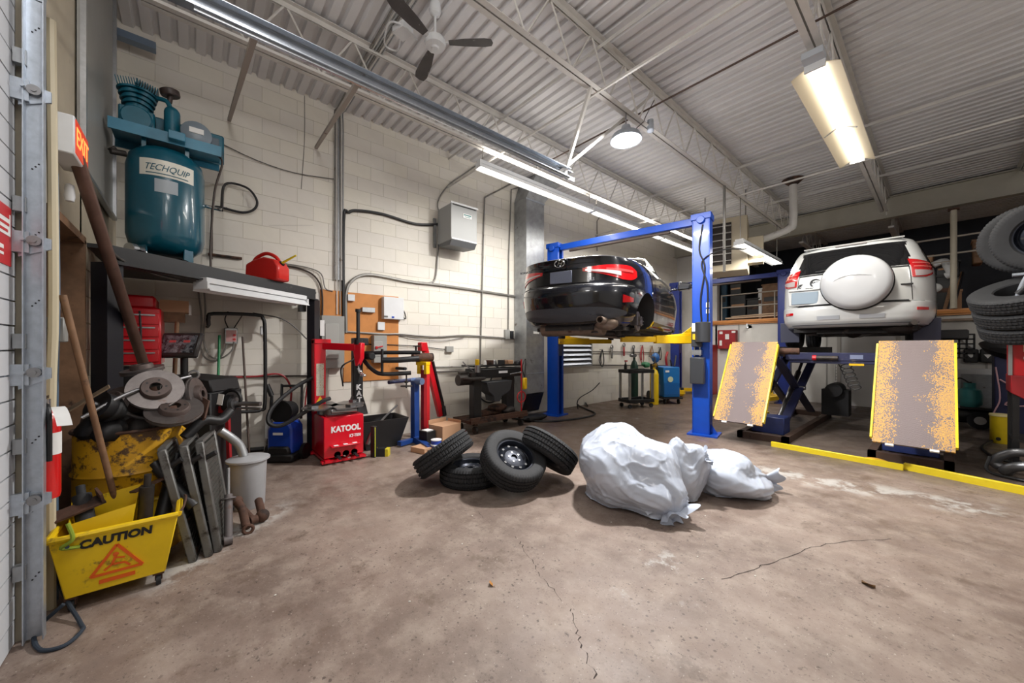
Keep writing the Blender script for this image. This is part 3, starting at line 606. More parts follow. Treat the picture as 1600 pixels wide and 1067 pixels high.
def cyl_label(w_, h_, z0, th, m, name, d=.002, sh=0.):
    o = P(name, MB().grid(lambda u, v: ((u-.5)*w_, (v-.5)*h_+sh*(u-.5), 0), 12, 2), m, t); oncyl(o, R_, z0, th, d); return o
lab = cyl_label(.4, .15, .86, thc-.1, mat('label_cream', (222, 220, 208), .4), 'name_label')
for i, (tx, z) in enumerate((('TECHQUIP', 0),)):
    o = text(tx, .082, mat('print_teal', (8, 84, 104)), lab, Matrix.Identity(4), .0008, .003, sx=.8, shear=.35); oncyl(o, R_, .86, thc-.12, .004)
o = P('underline', MB().grid(lambda u, v: ((u-.5)*.3, (v-.5)*.008-.052, 0), 10, 1), mat('print_teal', (8, 84, 104)), lab); oncyl(o, R_, .86, thc-.1, .004)
cyl_label(.16, .12, .7, thc-.13, mat('label_grey', (168, 178, 186), .4), 'data_label')
P('cap', MB().cyl((.2, -.16, .1), (.3, -.22, .09), .035).cyl((.27, -.2, .095), (.31, -.23, .09), .045), alum, t)
P('top_plate', MB().box((0, .02, 1.22), (.4, .78, .02)).box((.2, .02, 1.19), (.02, .78, .1)).box((-.2, .02, 1.19), (.02, .78, .1)), mat('plate_teal', (52, 122, 150), .4, var=.15), t)
for y in (-.15, .15): P('plate_leg', MB().box((.0, y, 1.12), (.3, .03, .12)), tagM, t)
pu = P('pump', MB().box((0, -.2, 1.33), (.2, .24, .2)).cyl((-.1, -.2, 1.33), (.13, -.2, 1.33), .11, n=20), teald, t, bev=.012)
for y, rx in ((-.33, .24), (-.08, -.24)):
    mb = MB()
    for i in range(9): mb.lathe([(0, 0), (.068 if i % 2 else .088, 0), (.068 if i % 2 else .088, .016), (0, .016)], 16, Matrix.Translation((0, -.2, 1.4)) @ rotm(rx, 0, 0) @ Matrix.Translation((0, 0, .05+i*.022)))
    c_ = P('cylinder', mb, teald, pu); mb = MB()
    for i in range(9): mb.box((0, -.07+i*.0175, .27), (.17, .006, .07), Matrix.Translation((0, -.2, 1.4)) @ rotm(rx, 0, 0))
    P('fin', mb, teald, pu, kind='stuff')
P('intercooler', MB().cyl((.05, .04, 1.26), (.05, .04, 1.5), .06).ball((.05, .04, 1.5), .06).tube([(.05, .04, 1.5), (.05, .0, 1.6), (0, -.1, 1.62)], .02), teald, t)
P('air_filter', MB().cyl((.04, .02, 1.6), (.05, .03, 1.68), .02).lathe([(0, 0), (.07, 0), (.075, .01), (.075, .05), (.06, .06), (0, .06)], 20, tm(.05, .03, 1.66, .2, .1)), mat('filter_brown', (58, 46, 42), .5), t)
P('belt_guard', MB().box((-.17, .15, 1.36), (.03, .6, .32)), teald, t, bev=.02)
mo = P('motor', MB().cyl((-.14, .22, 1.33), (.14, .22, 1.33), .115, n=24).box((0, .36, 1.33), (.12, .08, .1)), mat('motor_grey', (78, 92, 104), .45, var=.1), t, bev=.006)
P('end_bell', MB().lathe([(0, .03), (.05, .03), (.1, .01), (.12, 0)], 24, tm(.14, .22, 1.33, 0, PI/2)), mat('motor_light', (120, 132, 142), .4), mo)
P('nameplate', MB().box((.175, .22, 1.345), (.004, .11, .05)), paper, mo)
P('discharge_pipe', MB().tube([(.1, .36, 1.2), (.16, .42, 1.1), (.12, .36, .8), (.1, .33, .3), (.1, .33, .02)], .01), mat('pipe_dark', (70, 62, 58)), t)
P('check_valve', MB().cyl((-.02, .27, .68), (.02, .42, .66), .018).cyl((0, .34, .67), (0, .36, .7), .012), chrome, t)
P('relief_valve', MB().cyl((.1, -.27, .98), (.14, -.36, .96), .025).cyl((.1, -.33, .97), (.12, -.36, 1.0), .03), iron, t)
P('pressure_switch', MB().box((.26, .08, 1.2), (.05, .12, .08)), mat('plate_teal', (52, 122, 150)), t, bev=.006)
G('air_hose', MB().tube([V((cx, cy_+.42, PZ+.66)), W(352, 288, .12), W(385, 293, .1), W(401, 312, .08), W(398, 326, .06), W(380, 332, .05), W(345, 324, .04), W(331, 323, .03)], .014, 8, 6), hose, 'short black air hose looping from the compressor tank to the wall pipe', 'hose')
# ---- petrol can
pc = V((-5.2, .66, PZ)); cr = mat('can_red', (206, 34, 26), .38, coat=.2, var=.05)
t = T('petrol_can', 'red plastic petrol can with a yellow spout on the black corner platform', 'petrol can', pc, math.atan2(SN, CS)-.1)
P('body', MB().prism([(-.2, .0), (.2, 0), (.21, .02), (.21, .16), (.16, .24), (.02, .27), (-.1, .24), (-.2, .19), (-.21, .02)], -.1, .1, rotm(PI/2, 0, 0)), cr, t, bev=.025, seg=3)
P('handle', MB().tube([(-.18, 0, .17), (-.15, 0, .27), (-.02, 0, .33), (.1, 0, .29), (.17, 0, .2)], .021, 10, 5), cr, t)
P('spout', MB().cyl((.16, 0, .2), (.36, 0, .3), .016, .009), mat('spout_yellow', (226, 200, 30), .4), t); P('cap', MB().cyl((.14, 0, .17), (.19, 0, .215), .032), black, t)
# ---- red tool chest on its stand, behind the frame post
t = T('tool_chest', 'red tool chest with drawers standing behind the black frame post', 'tool chest', (-5.0, -.42, 0))
P('stand', MB().box((0, 0, .62), (.5, .36, 1.24)), blackm, t)
P('cabinet', MB().box((0, 0, 1.52), (.55, .38, .52)), red, t, bev=.01); P('top_box', MB().box((-.02, 0, 1.84), (.46, .3, .12)), red, t, bev=.02)
for i in range(4): d = P('drawer', MB().box((.28, 0, 1.34+i*.115), (.02, .35, .105)), red, t, bev=.004); P('handle', MB().box((.295, 0, 1.37+i*.115), (.012, .3, .012)), alum, d)
P('cord', MB().tube([(.29, .05, 1.75), (.32, .06, 1.5), (.3, .04, 1.3)], .008), black, t)
t = T('carton', 'torn cardboard carton with a white end on top of the red tool chest', 'carton', (-5.2, -.15, 1.78)); P('stack_stand', MB().box((0, -.02, -.05), (.2, .2, .1)), wood, t); P('box', MB().box((0, 0, .06), (.2, .22, .12)), card, t); P('white_end', MB().box((.02, .12, .03), (.16, .02, .1)), paper, t)
# ---- wheel balancer
t = T('wheel_balancer', 'black wheel balancer with tilted monitor, between the drum and the wall', 'wheel balancer', (-4.75, .02, 0), math.atan2(SN, CS))
P('cabinet', MB().box((0.05, 0, .5), (.5, .4, 1.0)).prism([(-.25, 0), (.25, 0), (.22, .12), (-.2, .16)], -.18, .18, frm((0.05, 0, 1.0), (1, 0, 0), (0, 0, 1))), black, t, bev=.01)
P('sticker', MB().box((.2, -.205, 1.0), (.05, .004, .1), rotm(0, .2, 0)), paper, t)
P('monitor_pole', MB().cyl((-.12, 0, 1.1), (-.12, 0, 1.33), .03), black, t); P('rear_pole', MB().cyl((-.3, .08, .9), (-.28, .1, 1.68), .018), wood, t)
M_ = tm(-.12, -.04, 1.44, 1.2, 0, .06); mo = P('monitor', MB().box((0, 0, 0), (.36, .25, .05), M_), mat('bezel', (50, 48, 48), .4), t, bev=.012)
P('screen', MB().box((0, .005, .026), (.3, .18, .004), M_), mat('screen_print', (120, 126, 134), .15, var=.7, scale=26, dirt=(40, 44, 52), damt=.7, dscale=18, coat=.6), mo)
for x in (-.06, .07): P('screen_mark', MB().box((x, .03, .029), (.06, .022, .002), M_), mat('mark_red', (220, 90, 90)), mo)
P('shaft', MB().cyl((.28, -.05, .88), (.42, -.05, .88), .06).cyl((.42, -.05, .88), (.66, -.05, .875), .022).cyl((.4, -.05, .84), (.66, -.05, .83), .012), steel, t)
P('quick_nut', MB().ring((.38, -.05, .92), .09, .018, 16, 6, ax='Y').cyl((.34, -.05, .88), (.4, -.05, .88), .085), black, t)
P('scale_arm', MB().bar((.34, -.05, .85), (.36, -.05, .3), .03, .03).box((.2, -.08, .83), (.3, .06, .06)), red2, t)
ba = [at(x, y, X=-5.32) for x, y in ((326, 508), (326, 496), (334, 490), (400, 492), (411, 498), (414, 520), (414, 628), (408, 640), (392, 643), (340, 644))]
G('hood_bar', MB().tube(ba, .02, 10, 3).cyl(ba[-1], ba[-1]+V((0, 0, -.001-ba[-1].z)), .02).cyl(ba[0], ba[0]+V((-.4, 0, 0)), .016), black, 'bent black tube frame standing before the block wall left of the frame post', 'frame')
t = T('pump_control', 'small white control box with red lights hanging on the wall above the green handle', 'control box', tuple(W(361, 525, .05)))
P('box', MB().box((0, 0, 0), (.07, .13, .2)), alum, t, bev=.008); P('panel', MB().box((.037, 0, .0), (.004, .1, .14)), mat('print_pink', (196, 150, 148)), t); P('button', MB().cyl((.036, .03, -.04), (.045, .03, -.04), .014).cyl((.036, .03, .01), (.045, .03, .01), .014), red, t)
P('lead', MB().tube([(0, -.03, .1), (.02, -.06, .2), (0, -.03, .3)], .006).tube([(0, .03, .1), (.02, .08, .2), (.0, .12, .28)], .006), black, t)
run([(310, 455), (315, 500), (313, 540), (322, 560), (340, 563), (352, 545), (356, 534)], .009, conm, 'grey cable hanging in a loop under the corner platform', 'cable', k=5, cat='cable', d=.06)
run([(319, 452), (321, 490), (318, 530), (328, 556), (345, 560), (362, 548), (366, 534)], .009, conm, 'second grey cable looping to the small control box', 'cable', k=5, cat='cable', d=.09)
run([(395, 489), (440, 498), (465, 515), (480, 530), (500, 540)], .009, cwire, 'grey cable running from the bent tube frame to the red column', 'cable', k=5, cat='cable', d=.25)
wb(406, 510, 412, 523, .05, white, 'switch_box', 'small white switch box beside the bent black tube', 'box', d=.1)
run([(320, 592), (345, 590), (400, 588), (430, 584), (446, 590), (455, 610), (452, 640), (446, 668), (452, 674), (470, 668)], .013, mat('hose_red', (150, 44, 48), .45), 'red air hose along the wall dropping over the blue pressure washer', 'air_hose', k=5, cat='hose', d=.16)
# ---- leaning poles
def pole(a, b, r, m, name, label, cat='handle'): return G(name, MB().cyl(a, b, r, n=12), m, label, cat)
pole((-3.32, -.55, 2.65), (-5.5, -.12, .02), .035, mat('pole_brown', (104, 78, 68), .5, .3, var=.3, dirt=(70, 56, 52), damt=.4), 'steel_pipe', 'thick brown pipe leaning across in front of the black frame post', 'pipe')
pole((-3.17, -.55, 1.71), (-3.4, -.36, .36), .016, wood, 'mop_stick', 'worn wooden mop handle leaning from the yellow bucket')
pole(W(343, 524, .1), V((-5.25, .18, .02)), .014, mat('handle_green', (20, 122, 72), .4), 'broom_handle', 'green broom handle leaning on the block wall')
pole(W(379, 526, .05), V((-5.3, .5, .02)), .012, mat('handle_brown', (76, 60, 52), .5), 'broom_handle', 'dark brown broom handle leaning right of the green one')
# ---- yellow drum with scrap
drumy = mat('drum_yellow', (214, 160, 20), .5, var=.15, scale=5, dirt=(84, 58, 30), damt=.62, dscale=10, bump=.1)
D = V((-3.78, -.33, 0)); t = T('oil_drum', 'dented yellow steel drum full of scrap brake parts', 'drum', D)
pr = [(0, .015), (.27, .015), (.285, 0), (.292, .0), (.292, .03), (.285, .04)]
for z in (.3, .58): pr += [(.285, z-.02), (.297, z), (.285, z+.02)]
pr += [(.285, .85)]; P('shell', MB().lathe(pr+[(.28, .85), (.28, .6), (0, .6)], 48, fn=lambda i, j, r, z: (r*(1-.02*math.exp(-((i-30)/2.5)**2-((z-.7)/.12)**2)-.008*math.sin(i*.7+z*9)), z)), drumy, t)
P('inner_wall', MB().lathe([(.279, .86), (.279, .78), (.0, .8)], 40, cap=False), mat('inner_dark', (40, 34, 30), .8), t); P('rim', MB().ring((0, 0, .86), .288, .011, 48, 8), rust, t)
def scrap_disc(loc, n, r, label):
    t = T('brake_disc', label, 'brake disc', loc); t.rotation_euler = V(n).to_track_quat('Z', 'Y').to_euler()
    P('rotor', MB().lathe([(r*.55, .0), (r, 0), (r, .01), (r*.97, .012), (r*.97, .016), (r, .018), (r, .028), (r*.55, .028)], 36, close=True), disc, t)
    P('hat', MB().lathe([(r*.22, .06), (r*.48, .06), (r*.53, .05), (r*.56, .0), (r*.5, .0), (r*.45, .045), (r*.22, .05)], 32, close=True), mat('hat_rust', (92, 80, 76), .55, .5, var=.3), t)
    mb = MB()
    for k in range(5): a = k*2*PI/5; mb.cyl((r*.35*math.cos(a), r*.35*math.sin(a), .0605), (r*.35*math.cos(a), r*.35*math.sin(a), .0612), .007, n=8)
    P('bolt_hole', mb, black, t, kind='stuff'); return t
scrap_disc((-3.55, -.2, 1.12), (.85, .05, .55), .15, 'brake disc facing the room at the top of the scrap in the drum')
scrap_disc((-3.47, -.1, .97), (.5, .0, .85), .155, 'brake disc lying over the front right rim of the drum')
scrap_disc((-3.8, -.28, 1.24), (.1, -.2, 1), .12, 'flat dark brake disc uppermost on the scrap, under the pipe')
scrap_disc((-3.9, -.42, 1.02), (.6, -.5, .6), .12, 'brake disc half hidden at the left of the scrap heap')
scrap_disc((-3.66, .0, 1.06), (.4, 1, .2), .13, 'rusty brake disc on edge at the right of the scrap heap')
def bellows(loc, M, label):
    t = T('axle_boot', label, 'car part', loc); t.rotation_euler = M
    P('boot', MB().lathe([(.02, 0)]+[(.03+.007*i+(.01 if i % 2 else -.006), .012*i) for i in range(9)]+[(.09, .11), (.09, .16), (0, .165)], 20), black, t); P('shaft', MB().cyl((0, 0, -.2), (0, 0, .02), .016).cyl((0, 0, .16), (0, 0, .19), .02), steel, t)
bellows((-3.58, -.36, .98), (1.1, 0, .75), 'black ribbed axle boot under the facing brake disc')
bellows((-3.75, -.18, .95), (.8, .6, .2), 'black ribbed axle boot buried in the middle of the scrap')
random.seed(5)
def lump(r, n=14): 
    mb = MB().ball((0, 0, 0), r, n, 9); mb.v = [tuple(V(p)*(1+.35*noise.noise(V(p)*14))) for p in mb.v]; return mb
for i, (x, y, z, m, lb) in enumerate(((-3.62, -.5, .9, black, 'greasy black casting at the left front of the drum heap'), (-3.68, -.3, .86, iron, 'rusty iron casting in the middle of the drum heap'), (-3.9, -.18, .92, rust, 'rusty caliper at the back of the drum heap'), (-3.95, -.36, .88, iron, 'dark iron hub behind the axle boots in the drum'), (-3.56, -.42, .88, black, 'black plastic motor housing by the drum rim'))):
    o = G('scrap_part', lump((.1, .08, .08)), m, lb, 'car part'); o.location = (x, y, z)
G('tie_rod', MB().tube([(-3.42, -.52, .99), (-3.5, -.3, 1.13), (-3.72, -.02, 1.2)], .012).ring((-3.74, .0, 1.21), .03, .009, 14, 6, ax='X'), steel, 'long thin tie rod with a ring end lying across the drum', 'car part')
G('sheet_offcut', MB().box((0, 0, 0), (.05, .24, .008), tm(-3.44, -.5, 1.1, .7, .3, .2)), mat('offcut_brown', (122, 104, 84), .6), 'brown strip of sheet metal poking out left of the drum', 'offcut')
t = T('caliper_bracket', 'rusty brown splash shield hooked over the right rim of the drum', 'car part', (-3.6, .02, .92)); P('shield', MB().prism([(-.1, -.1), (.06, -.12), (.1, .0), (.05, .12), (-.04, .13), (-.08, .04)], 0, .012, rotm(1.2, .2, .5)), rust, t)
# ---- mop bucket
by_ = mat('bucket_yellow', (232, 194, 22), .4, var=.08, dirt=(150, 120, 40), damt=.4, dscale=7)
bt = T('mop_bucket', 'yellow mop bucket on casters with CAUTION lettering, filled with scrap', 'mop bucket', (-3.03, -.1, 0), 0)
# local axes: -Y runs left in the picture, -X away from the camera
def bk(z, x0, x1, y0, y1): return [(x0, y0, z), (x1, y0, z), (x1, y1, z), (x0, y1, z)]
L0, L1 = bk(.08, -.3, -.0, -.42, -.03), bk(.42, -.35, .04, -.47, .03); I0, I1 = bk(.1, -.29, -.01, -.41, -.04), bk(.42, -.34, .03, -.46, .02)
mb = MB().add(L0+L1+I0+I1, [(3, 2, 1, 0)]+[(i, (i+1) % 4, 4+(i+1) % 4, 4+i) for i in range(4)]+[(8, 9, 10, 11)]+[(8+(i+1) % 4, 8+i, 12+i, 12+(i+1) % 4) for i in range(4)]+[(4+i, 4+(i+1) % 4, 12+(i+1) % 4, 12+i) for i in range(4)])
P('tub', mb, by_, bt, bev=.008)
mb = MB(); c4 = [V(p) for p in L1]
mb.tube([c4[1]+V((0, 0, 0)), c4[2]], .016, 8, 1).tube([c4[2], c4[3]], .016, 8, 1).tube([c4[3], c4[0]], .016, 8, 1).tube([c4[0], c4[1]], .016, 8, 1); P('rim', mb, by_, bt)
fr_ = frm((.0, -.225, .08), (0, 1, 0), (.04, 0, .34))
def onf(x, y): return fr_ @ Matrix.Translation((x, y, .004))
text('CAUTION', .062, black, bt, onf(.0, .285), .0015, .003, shear=.1)
org = mat('print_orange', (226, 96, 20), .5); tri = [(-.1, .09), (.1, .09), (0, .245)]
mb = MB()
for a, b in ((0, 1), (1, 2), (2, 0)): mb.bar((*tri[a], 0), (*tri[b], 0), .014, .004)
mb.ball((-.005, .19, 0), (.013, .013, .002), 8, 4).bar((-.005, .18, 0), (-.02, .135, 0), .012, .003).bar((-.02, .135, 0), (.03, .13, 0), .01, .003).bar((-.02, .135, 0), (-.05, .11, 0), .01, .003).bar((-.005, .17, 0), (.03, .16, 0), .008, .003).bar((.03, .13, 0), (.05, .105, 0), .01, .003).box((0, .05, 0), (.14, .022, .002))
o = P('warning_symbol', mb, org, bt); o.matrix_local = onf(0, 0)
for x, y in ((-.04, -.4), (-.04, -.06), (-.27, -.4), (-.27, -.06)): c_ = P('caster', MB().box((x, y, .075), (.05, .05, .02)).box((x, y+.014, .055), (.03, .005, .05)).box((x, y-.014, .055), (.03, .005, .05)), rust, bt); P('wheel', MB().cyl((x, y-.011, .032), (x, y+.011, .032), .032), rub, c_)
P('wringer', MB().add([(-.3, -.4, .2), (-.05, -.4, .2), (-.05, -.2, .2), (-.3, -.2, .2), (-.34, -.45, .5), (-.08, -.42, .45), (-.07, -.16, .5), (-.34, -.16, .54)], [(0, 1, 2, 3), (0, 4, 5, 1), (1, 5, 6, 2), (2, 6, 7, 3), (3, 7, 4, 0)]), by_, bt, smooth=0)
P('bail', MB().tube([(-.3, .02, .42), (-.2, .06, .45), (0, .05, .44), (.03, .02, .42)], .006), rust, bt)
for i, (a, b, r, m, lb) in enumerate((((-3.3, -.16, .3), (-3.44, -.1, .62), .04, black, 'black strut grip standing in the yellow bucket'), ((-3.16, -.45, .3), (-3.3, -.5, .55), .04, rub, 'black rubber cylinder at the left end of the yellow bucket'), ((-3.25, -.24, .2), (-3.22, -.22, .56), .035, iron, 'dark steel tube standing at the right of the yellow bucket'))):
    G('scrap_tube', MB().cyl(a, b, r, n=18).cyl(b, V(b)+(V(b)-V(a))*.2, r*.5), m, lb, 'car part')
for i, (x, y, z, ry, lb) in enumerate(((-3.22, -.5, .5, .3, 'rusty flat bracket at the left rim of the bucket'), (-3.3, -.2, .55, -.2, 'rusty flat bracket at the back rim of the bucket'))):
    G('scrap_bracket', MB().box((0, 0, 0), (.09, .2, .012), tm(x, y, z, .25, ry, .4)).box((0, .09, .03), (.09, .012, .06), tm(x, y, z, .25, ry, .4)), rust, lb, 'car part')
G('strut', MB().cyl((-3.36, -.14, .56), (-3.25, .0, .36), .034, n=18).cyl((-3.4, -.18, .62), (-3.36, -.14, .56), .036).cyl((-3.42, -.2, .65), (-3.4, -.18, .62), .026), black, 'black gas strut with a white collar lying over the bucket edge', 'car part')
# ---- shock absorbers and arms on the floor
def shock(a, b, label, r=.026, m=rust):
    a, b = V(a), V(b); d = (b-a).normalized(); t = T('shock_absorber', label, 'shock absorber', a); bb = b-a
    P('body', MB().cyl(d*.02, bb*.62, r, n=16), m, t); P('rod', MB().cyl(bb*.62, bb, r*.45), steel, t); e = V((-d.y, d.x, 0)).normalized() if abs(d.z) < .99 else V((1, 0, 0))
    P('eye', MB().cyl(-e*.025, e*.025, .032, n=14), m, t); P('spring_perch', MB().cyl(bb*.55, bb*.57, r*1.8), m, t)
shock(fl(300, 868)+V((0, 0, .03)), V((-3.35, -.1, .42)), 'rusty shock absorber lying from the bucket to the floor')
shock(fl(357, 851)+V((0, 0, .035)), V((-3.55, .2, .5)), 'grey rusted shock absorber standing right of the radiators', m=mat('shock_grey', (110, 104, 104), .5, .4, dirt=(104, 72, 56), damt=.5))
shock(fl(396, 822)+V((0, 0, .05)), fl(352, 800)+V((0, 0, .2)), 'rusty control arm tube at the foot of the grey canister', r=.022)
G('control_arm', MB().tube([fl(368, 812)+V((0, 0, .16)), fl(378, 818)+V((0, 0, .12)), fl(385, 832)+V((0, 0, .04))], .03, 10, 4).ball(fl(370, 812)+V((0, 0, .15)), .045).ring(fl(388, 834)+V((0, 0, .035)), .03, .012, ax='X'), rust, 'rusty brown control arm beside the standing shock absorber', 'car part')
G('ball_joint', MB().ball(fl(410, 815)+V((0, 0, .05)), .05).cyl(fl(410, 815)+V((0, 0, .05)), fl(404, 800)+V((0, 0, .1)), .03), rust, 'rusty ball joint at the right of the scrap parts on the floor', 'car part')
# ---- radiators
def radiator(px, lean, rz, label, h=.78):
    t = T('radiator', label, 'radiator', fl(*px), rz); t.rotation_euler = (0, lean, rz)
    P('core', MB().box((0, 0, h/2), (.03, .32, h-.06)), mat('radiator_core', (84, 84, 80), .6, .5, var=.3, scale=30, dirt=(84, 78, 70), damt=.5), t)
    for s in (-1, 1): P('side_tank', MB().box((0, s*.18, h/2), (.045, .04, h)), mat('radiator_tank', (110, 110, 108), .55, .5, var=.3, dirt=(62, 58, 54), damt=.55), t, bev=.006)
    P('end_rail', MB().box((0, 0, h), (.04, .36, .02)), mat('radiator_tank', (110, 110, 108)), t); P('end_rail', MB().box((0, 0, .01), (.04, .36, .02)), mat('radiator_tank', (110, 110, 108)), t); P('nozzle', MB().cyl((.02, -.17, h*.85), (.08, -.18, h*.88), .017).cyl((.02, .17, h*.2), (.06, .17, h*.2), .017), black, t)
    mb = MB()
    for i in range(22): mb.box((.017, 0, .06+i*(h-.12)/21), (.004, .31, .006))
    P('fin', mb, mat('radiator_core', (84, 84, 80)), t, kind='stuff'); return t
radiator((308, 858), -.2, 1.46, 'grey car radiator leaning on the drum, nearest the bucket')
radiator((333, 850), -.17, 1.42, 'grey car radiator in the middle of the three leaning on the drum')
radiator((349, 843), -.13, 1.36, 'thin dusty radiator furthest right of the three by the drum')
G('radiator_hose', MB().tube([V((-3.5, -.05, .78)), V((-3.55, .05, .88)), V((-3.6, .15, .86)), V((-3.66, .22, .92))], .035, 12, 5), black, 'black hose over the top of the leaning radiators', 'hose')
# ---- grey canister with elbow
c0 = fl(388, 790); t = T('canister', 'dented light grey metal canister with a pipe elbow on its lid', 'canister', (c0.x, c0.y, 0))
P('shell', MB().lathe([(0, 0), (.12, 0), (.125, .01), (.14, .4), (.165, .415), (.165, .43), (.14, .44), (0, .45)], 32), mat('canister_grey', (176, 178, 182), .5, .3, var=.08, dirt=(110, 104, 100), damt=.15), t)
P('elbow', MB().tube([(-.02, -.03, .44), (-.04, -.06, .54), (-.03, -.12, .62), (-.02, -.2, .7)], .036, 12, 5), galvd, t)
# ---- extinguisher, exit sign, door side pipes
t = T('fire_extinguisher', 'red fire extinguisher hanging behind the door track', 'extinguisher', (-2.95, -.57, .66))
P('bottle', MB().lathe([(0, 0), (.05, 0), (.054, .02), (.054, .36), (.05, .42), (.025, .45), (0, .45)], 24), mat('ext_red', (206, 24, 26), .3, coat=.5), t)
P('label', MB().lathe([(.0545, .22), (.0555, .22), (.0555, .33), (.0545, .33)], 24), paper, t); P('valve', MB().cyl((0, 0, .45), (0, 0, .5), .02).box((.03, 0, .51), (.1, .02, .015)), chrome, t)
P('tag', MB().grid(lambda u, v: (.03+.14*u, .02+.05*v+.05*u, .46-.08*u*u), 8, 2), paper, t); P('hose', MB().tube([(.02, 0, .48), (.09, .03, .44), (.08, .03, .2)], .01), black, t)
t = T('exit_sign', 'white EXIT sign with glowing red letters above the doorway', 'exit sign', (-3.36, -.56, 2.62))
P('housing', MB().box((0, 0, 0), (.34, .1, .22)), white, t, bev=.006); P('face', MB().box((0, .052, 0), (.31, .004, .19)), mat('exit_face', (120, 30, 20), .4, emit=(255, 70, 30), es=.6), t)
text('EXIT', .15, mat('exit_letters', (255, 120, 60), emit=(255, 90, 40), es=5), t, frm((0, .055, 0), (-1, 0, 0), (0, 0, 1)), .001)
for i, (x, m, r, lb, zz) in enumerate(((-3.16, mat('pipe_cream', (196, 186, 160), .5), .02, 'cream vertical pipe beside the door track', 3.2), (-3.2, mat('pipe_maroon', (104, 60, 54), .45), .013, 'maroon vertical pipe beside the door track', 2.4), (-3.25, mat('pipe_bluegrey', (84, 104, 124), .45), .012, 'blue-grey vertical pipe beside the doorway', 2.4))):
    G('wall_pipe', MB().tube([(x, FY+.04, .0), (x, FY+.04, 1.1), (x+.01*i, FY+.05, 1.7), (x, FY+.04, zz)], r, 8, 4), m, lb, 'pipe')
G('switch_box', MB().box((-3.28, FY+.04, 1.52), (.09, .07, .14)), grey, 'grey switch box on the pipes left of the doorway', 'electrical box', bev=.006)
G('socket_lamp', MB().lathe([(0, 0), (.02, .0), (.025, .03), (.02, .1), (0, .11)], 14, tm(-3.5, FY+.05, 2.32)), white, 'small white plastic lamp holder below the EXIT sign', 'lamp')
G('sagging_cable', MB().tube([(-3.35, -.54, 2.6), (-3.8, -.5, 2.25), (-4.1, -.45, 2.12), (-4.35, -.3, 2.06), (-4.55, -.1, 2.03)], .009, 6, 6), cwire, 'grey cable sagging from the EXIT sign to the unlit shop light', 'cable')
G('rope', MB().tube([(-2.97, -.5, .38), fl(80, 900)+V((0, 0, .25)), fl(95, 945)+V((0, 0, .1)), fl(125, 975)+V((0, 0, .01)), fl(128, 988)+V((0, 0, .01)), fl(100, 1012)+V((0, 0, .01)), fl(62, 1018)+V((0, 0, .01)), fl(56, 995)+V((0, 0, .03)), (-2.9, -.5, .12)], .009, 8, 8), mat('cord_navy', (38, 48, 60), .8), 'dark blue cord trailing from the bucket rim over the floor to the door track', 'cord')
P('green_knot', MB().tube([(-2.98, -.5, .5), (-2.96, -.48, .42), (-2.97, -.52, .38), (-2.99, -.46, .36)], .009), mat('cord_green', (130, 150, 40), .8), bpy.data.objects['rope'])
# ================================================================ TOOLS ALONG THE WALL, TYRES, BAGS
RV, FV, UP = V((CS, SN, 0)), V((-SN, CS, 0)), V((0, 0, 1))
def place(o, n, up=(0, 0, 1)):
    o.rotation_euler = V(n).to_track_quat('Z', 'Y').to_euler(); return o
# pressure washer
t = T('pressure_washer', 'blue and black electric pressure washer with hose reel by the black frame post', 'pressure washer', (-5.42, .88, 0), math.atan2(SN, CS))
pb = mat('washer_blue', (22, 64, 168), .35, coat=.3)
P('body', MB().prism([(-.16, .1), (.16, .1), (.15, .42), (.1, .5), (-.1, .5), (-.16, .4)], -.14, .12, rotm(PI/2, 0, 0)), pb, t, bev=.03, seg=3)
P('base', MB().box((0, 0, .06), (.38, .34, .1)).prism([(-.15, .1), (.15, .1), (.12, .2), (-.12, .2)], .0, .16, rotm(PI/2, 0, 0)), black, t, bev=.02)
P('hose_reel', MB().cyl((0, -.06, .62), (0, .1, .62), .11, n=24).cyl((0, -.1, .62), (0, -.06, .62), .14, n=24), black, t)
P('handle', MB().tube([(-.12, .1, .4), (-.12, .12, .9), (-.1, .12, .92), (.12, .12, .92), (.14, .12, .9), (.14, .1, .5)], .016, 8, 2), black, t)
P('lance', MB().cyl((-.22, .0, .2), (-.2, .04, .8), .018).cyl((-.2, .04, .8), (-.25, .02, .95), .03), black, t)
P('bottle', MB().cyl((-.2, -.02, .28), (-.2, -.02, .5), .04), white, t)
for s in (-1, 1): P('wheel', MB().cyl((s*.2, .05, .1), (s*.24, .05, .1), .1, n=20), black, t)
P('label', MB().box((0, -.155, .36), (.12, .004, .03)), paper, t)
# tyre changer
cm = mat('changer_red', (214, 14, 38), .3, coat=.5, var=.04)
t = T('tyre_changer', 'red tyre changer with KATOOL lettering, red swing column and black helper arms', 'tyre changer', (-4.85, 1.42, 0), 0)
P('cabinet', MB().box((-.3, 0, .32), (.6, .47, .5)), cm, t, bev=.008)
P('foot', MB().box((-.02, 0, .03), (.08, .52, .03)).box((-.3, -.2, .045), (.7, .06, .03)).box((-.58, 0, .03), (.08, .52, .03)).box((-.3, .2, .045), (.7, .06, .03)), cm, t)
P('side_lid', MB().box((-.3, 0, .575), (.5, .4, .012)), mat('changer_dark', (130, 10, 28), .4), t)
wl_ = mat('print_white', (236, 236, 238), .5)
text('KATOOL', .1, wl_, t, frm((.002, .02, .41), (0, 1, 0), (0, 0, 1)), .0015, .0045, sx=.86); text('KT-T830', .05, wl_, t, frm((.002, .13, .31), (0, 1, 0), (0, 0, 1)), .001, .002, sx=.75)
P('pedal_shelf', MB().box((.04, .0, .215), (.08, .34, .02), tm(0, 0, 0)), cm, t, bev=.006)
for y in (-.11, 0, .11): P('foot_plate', MB().box((.05, y, .228), (.05, .05, .004)), wl_, t)
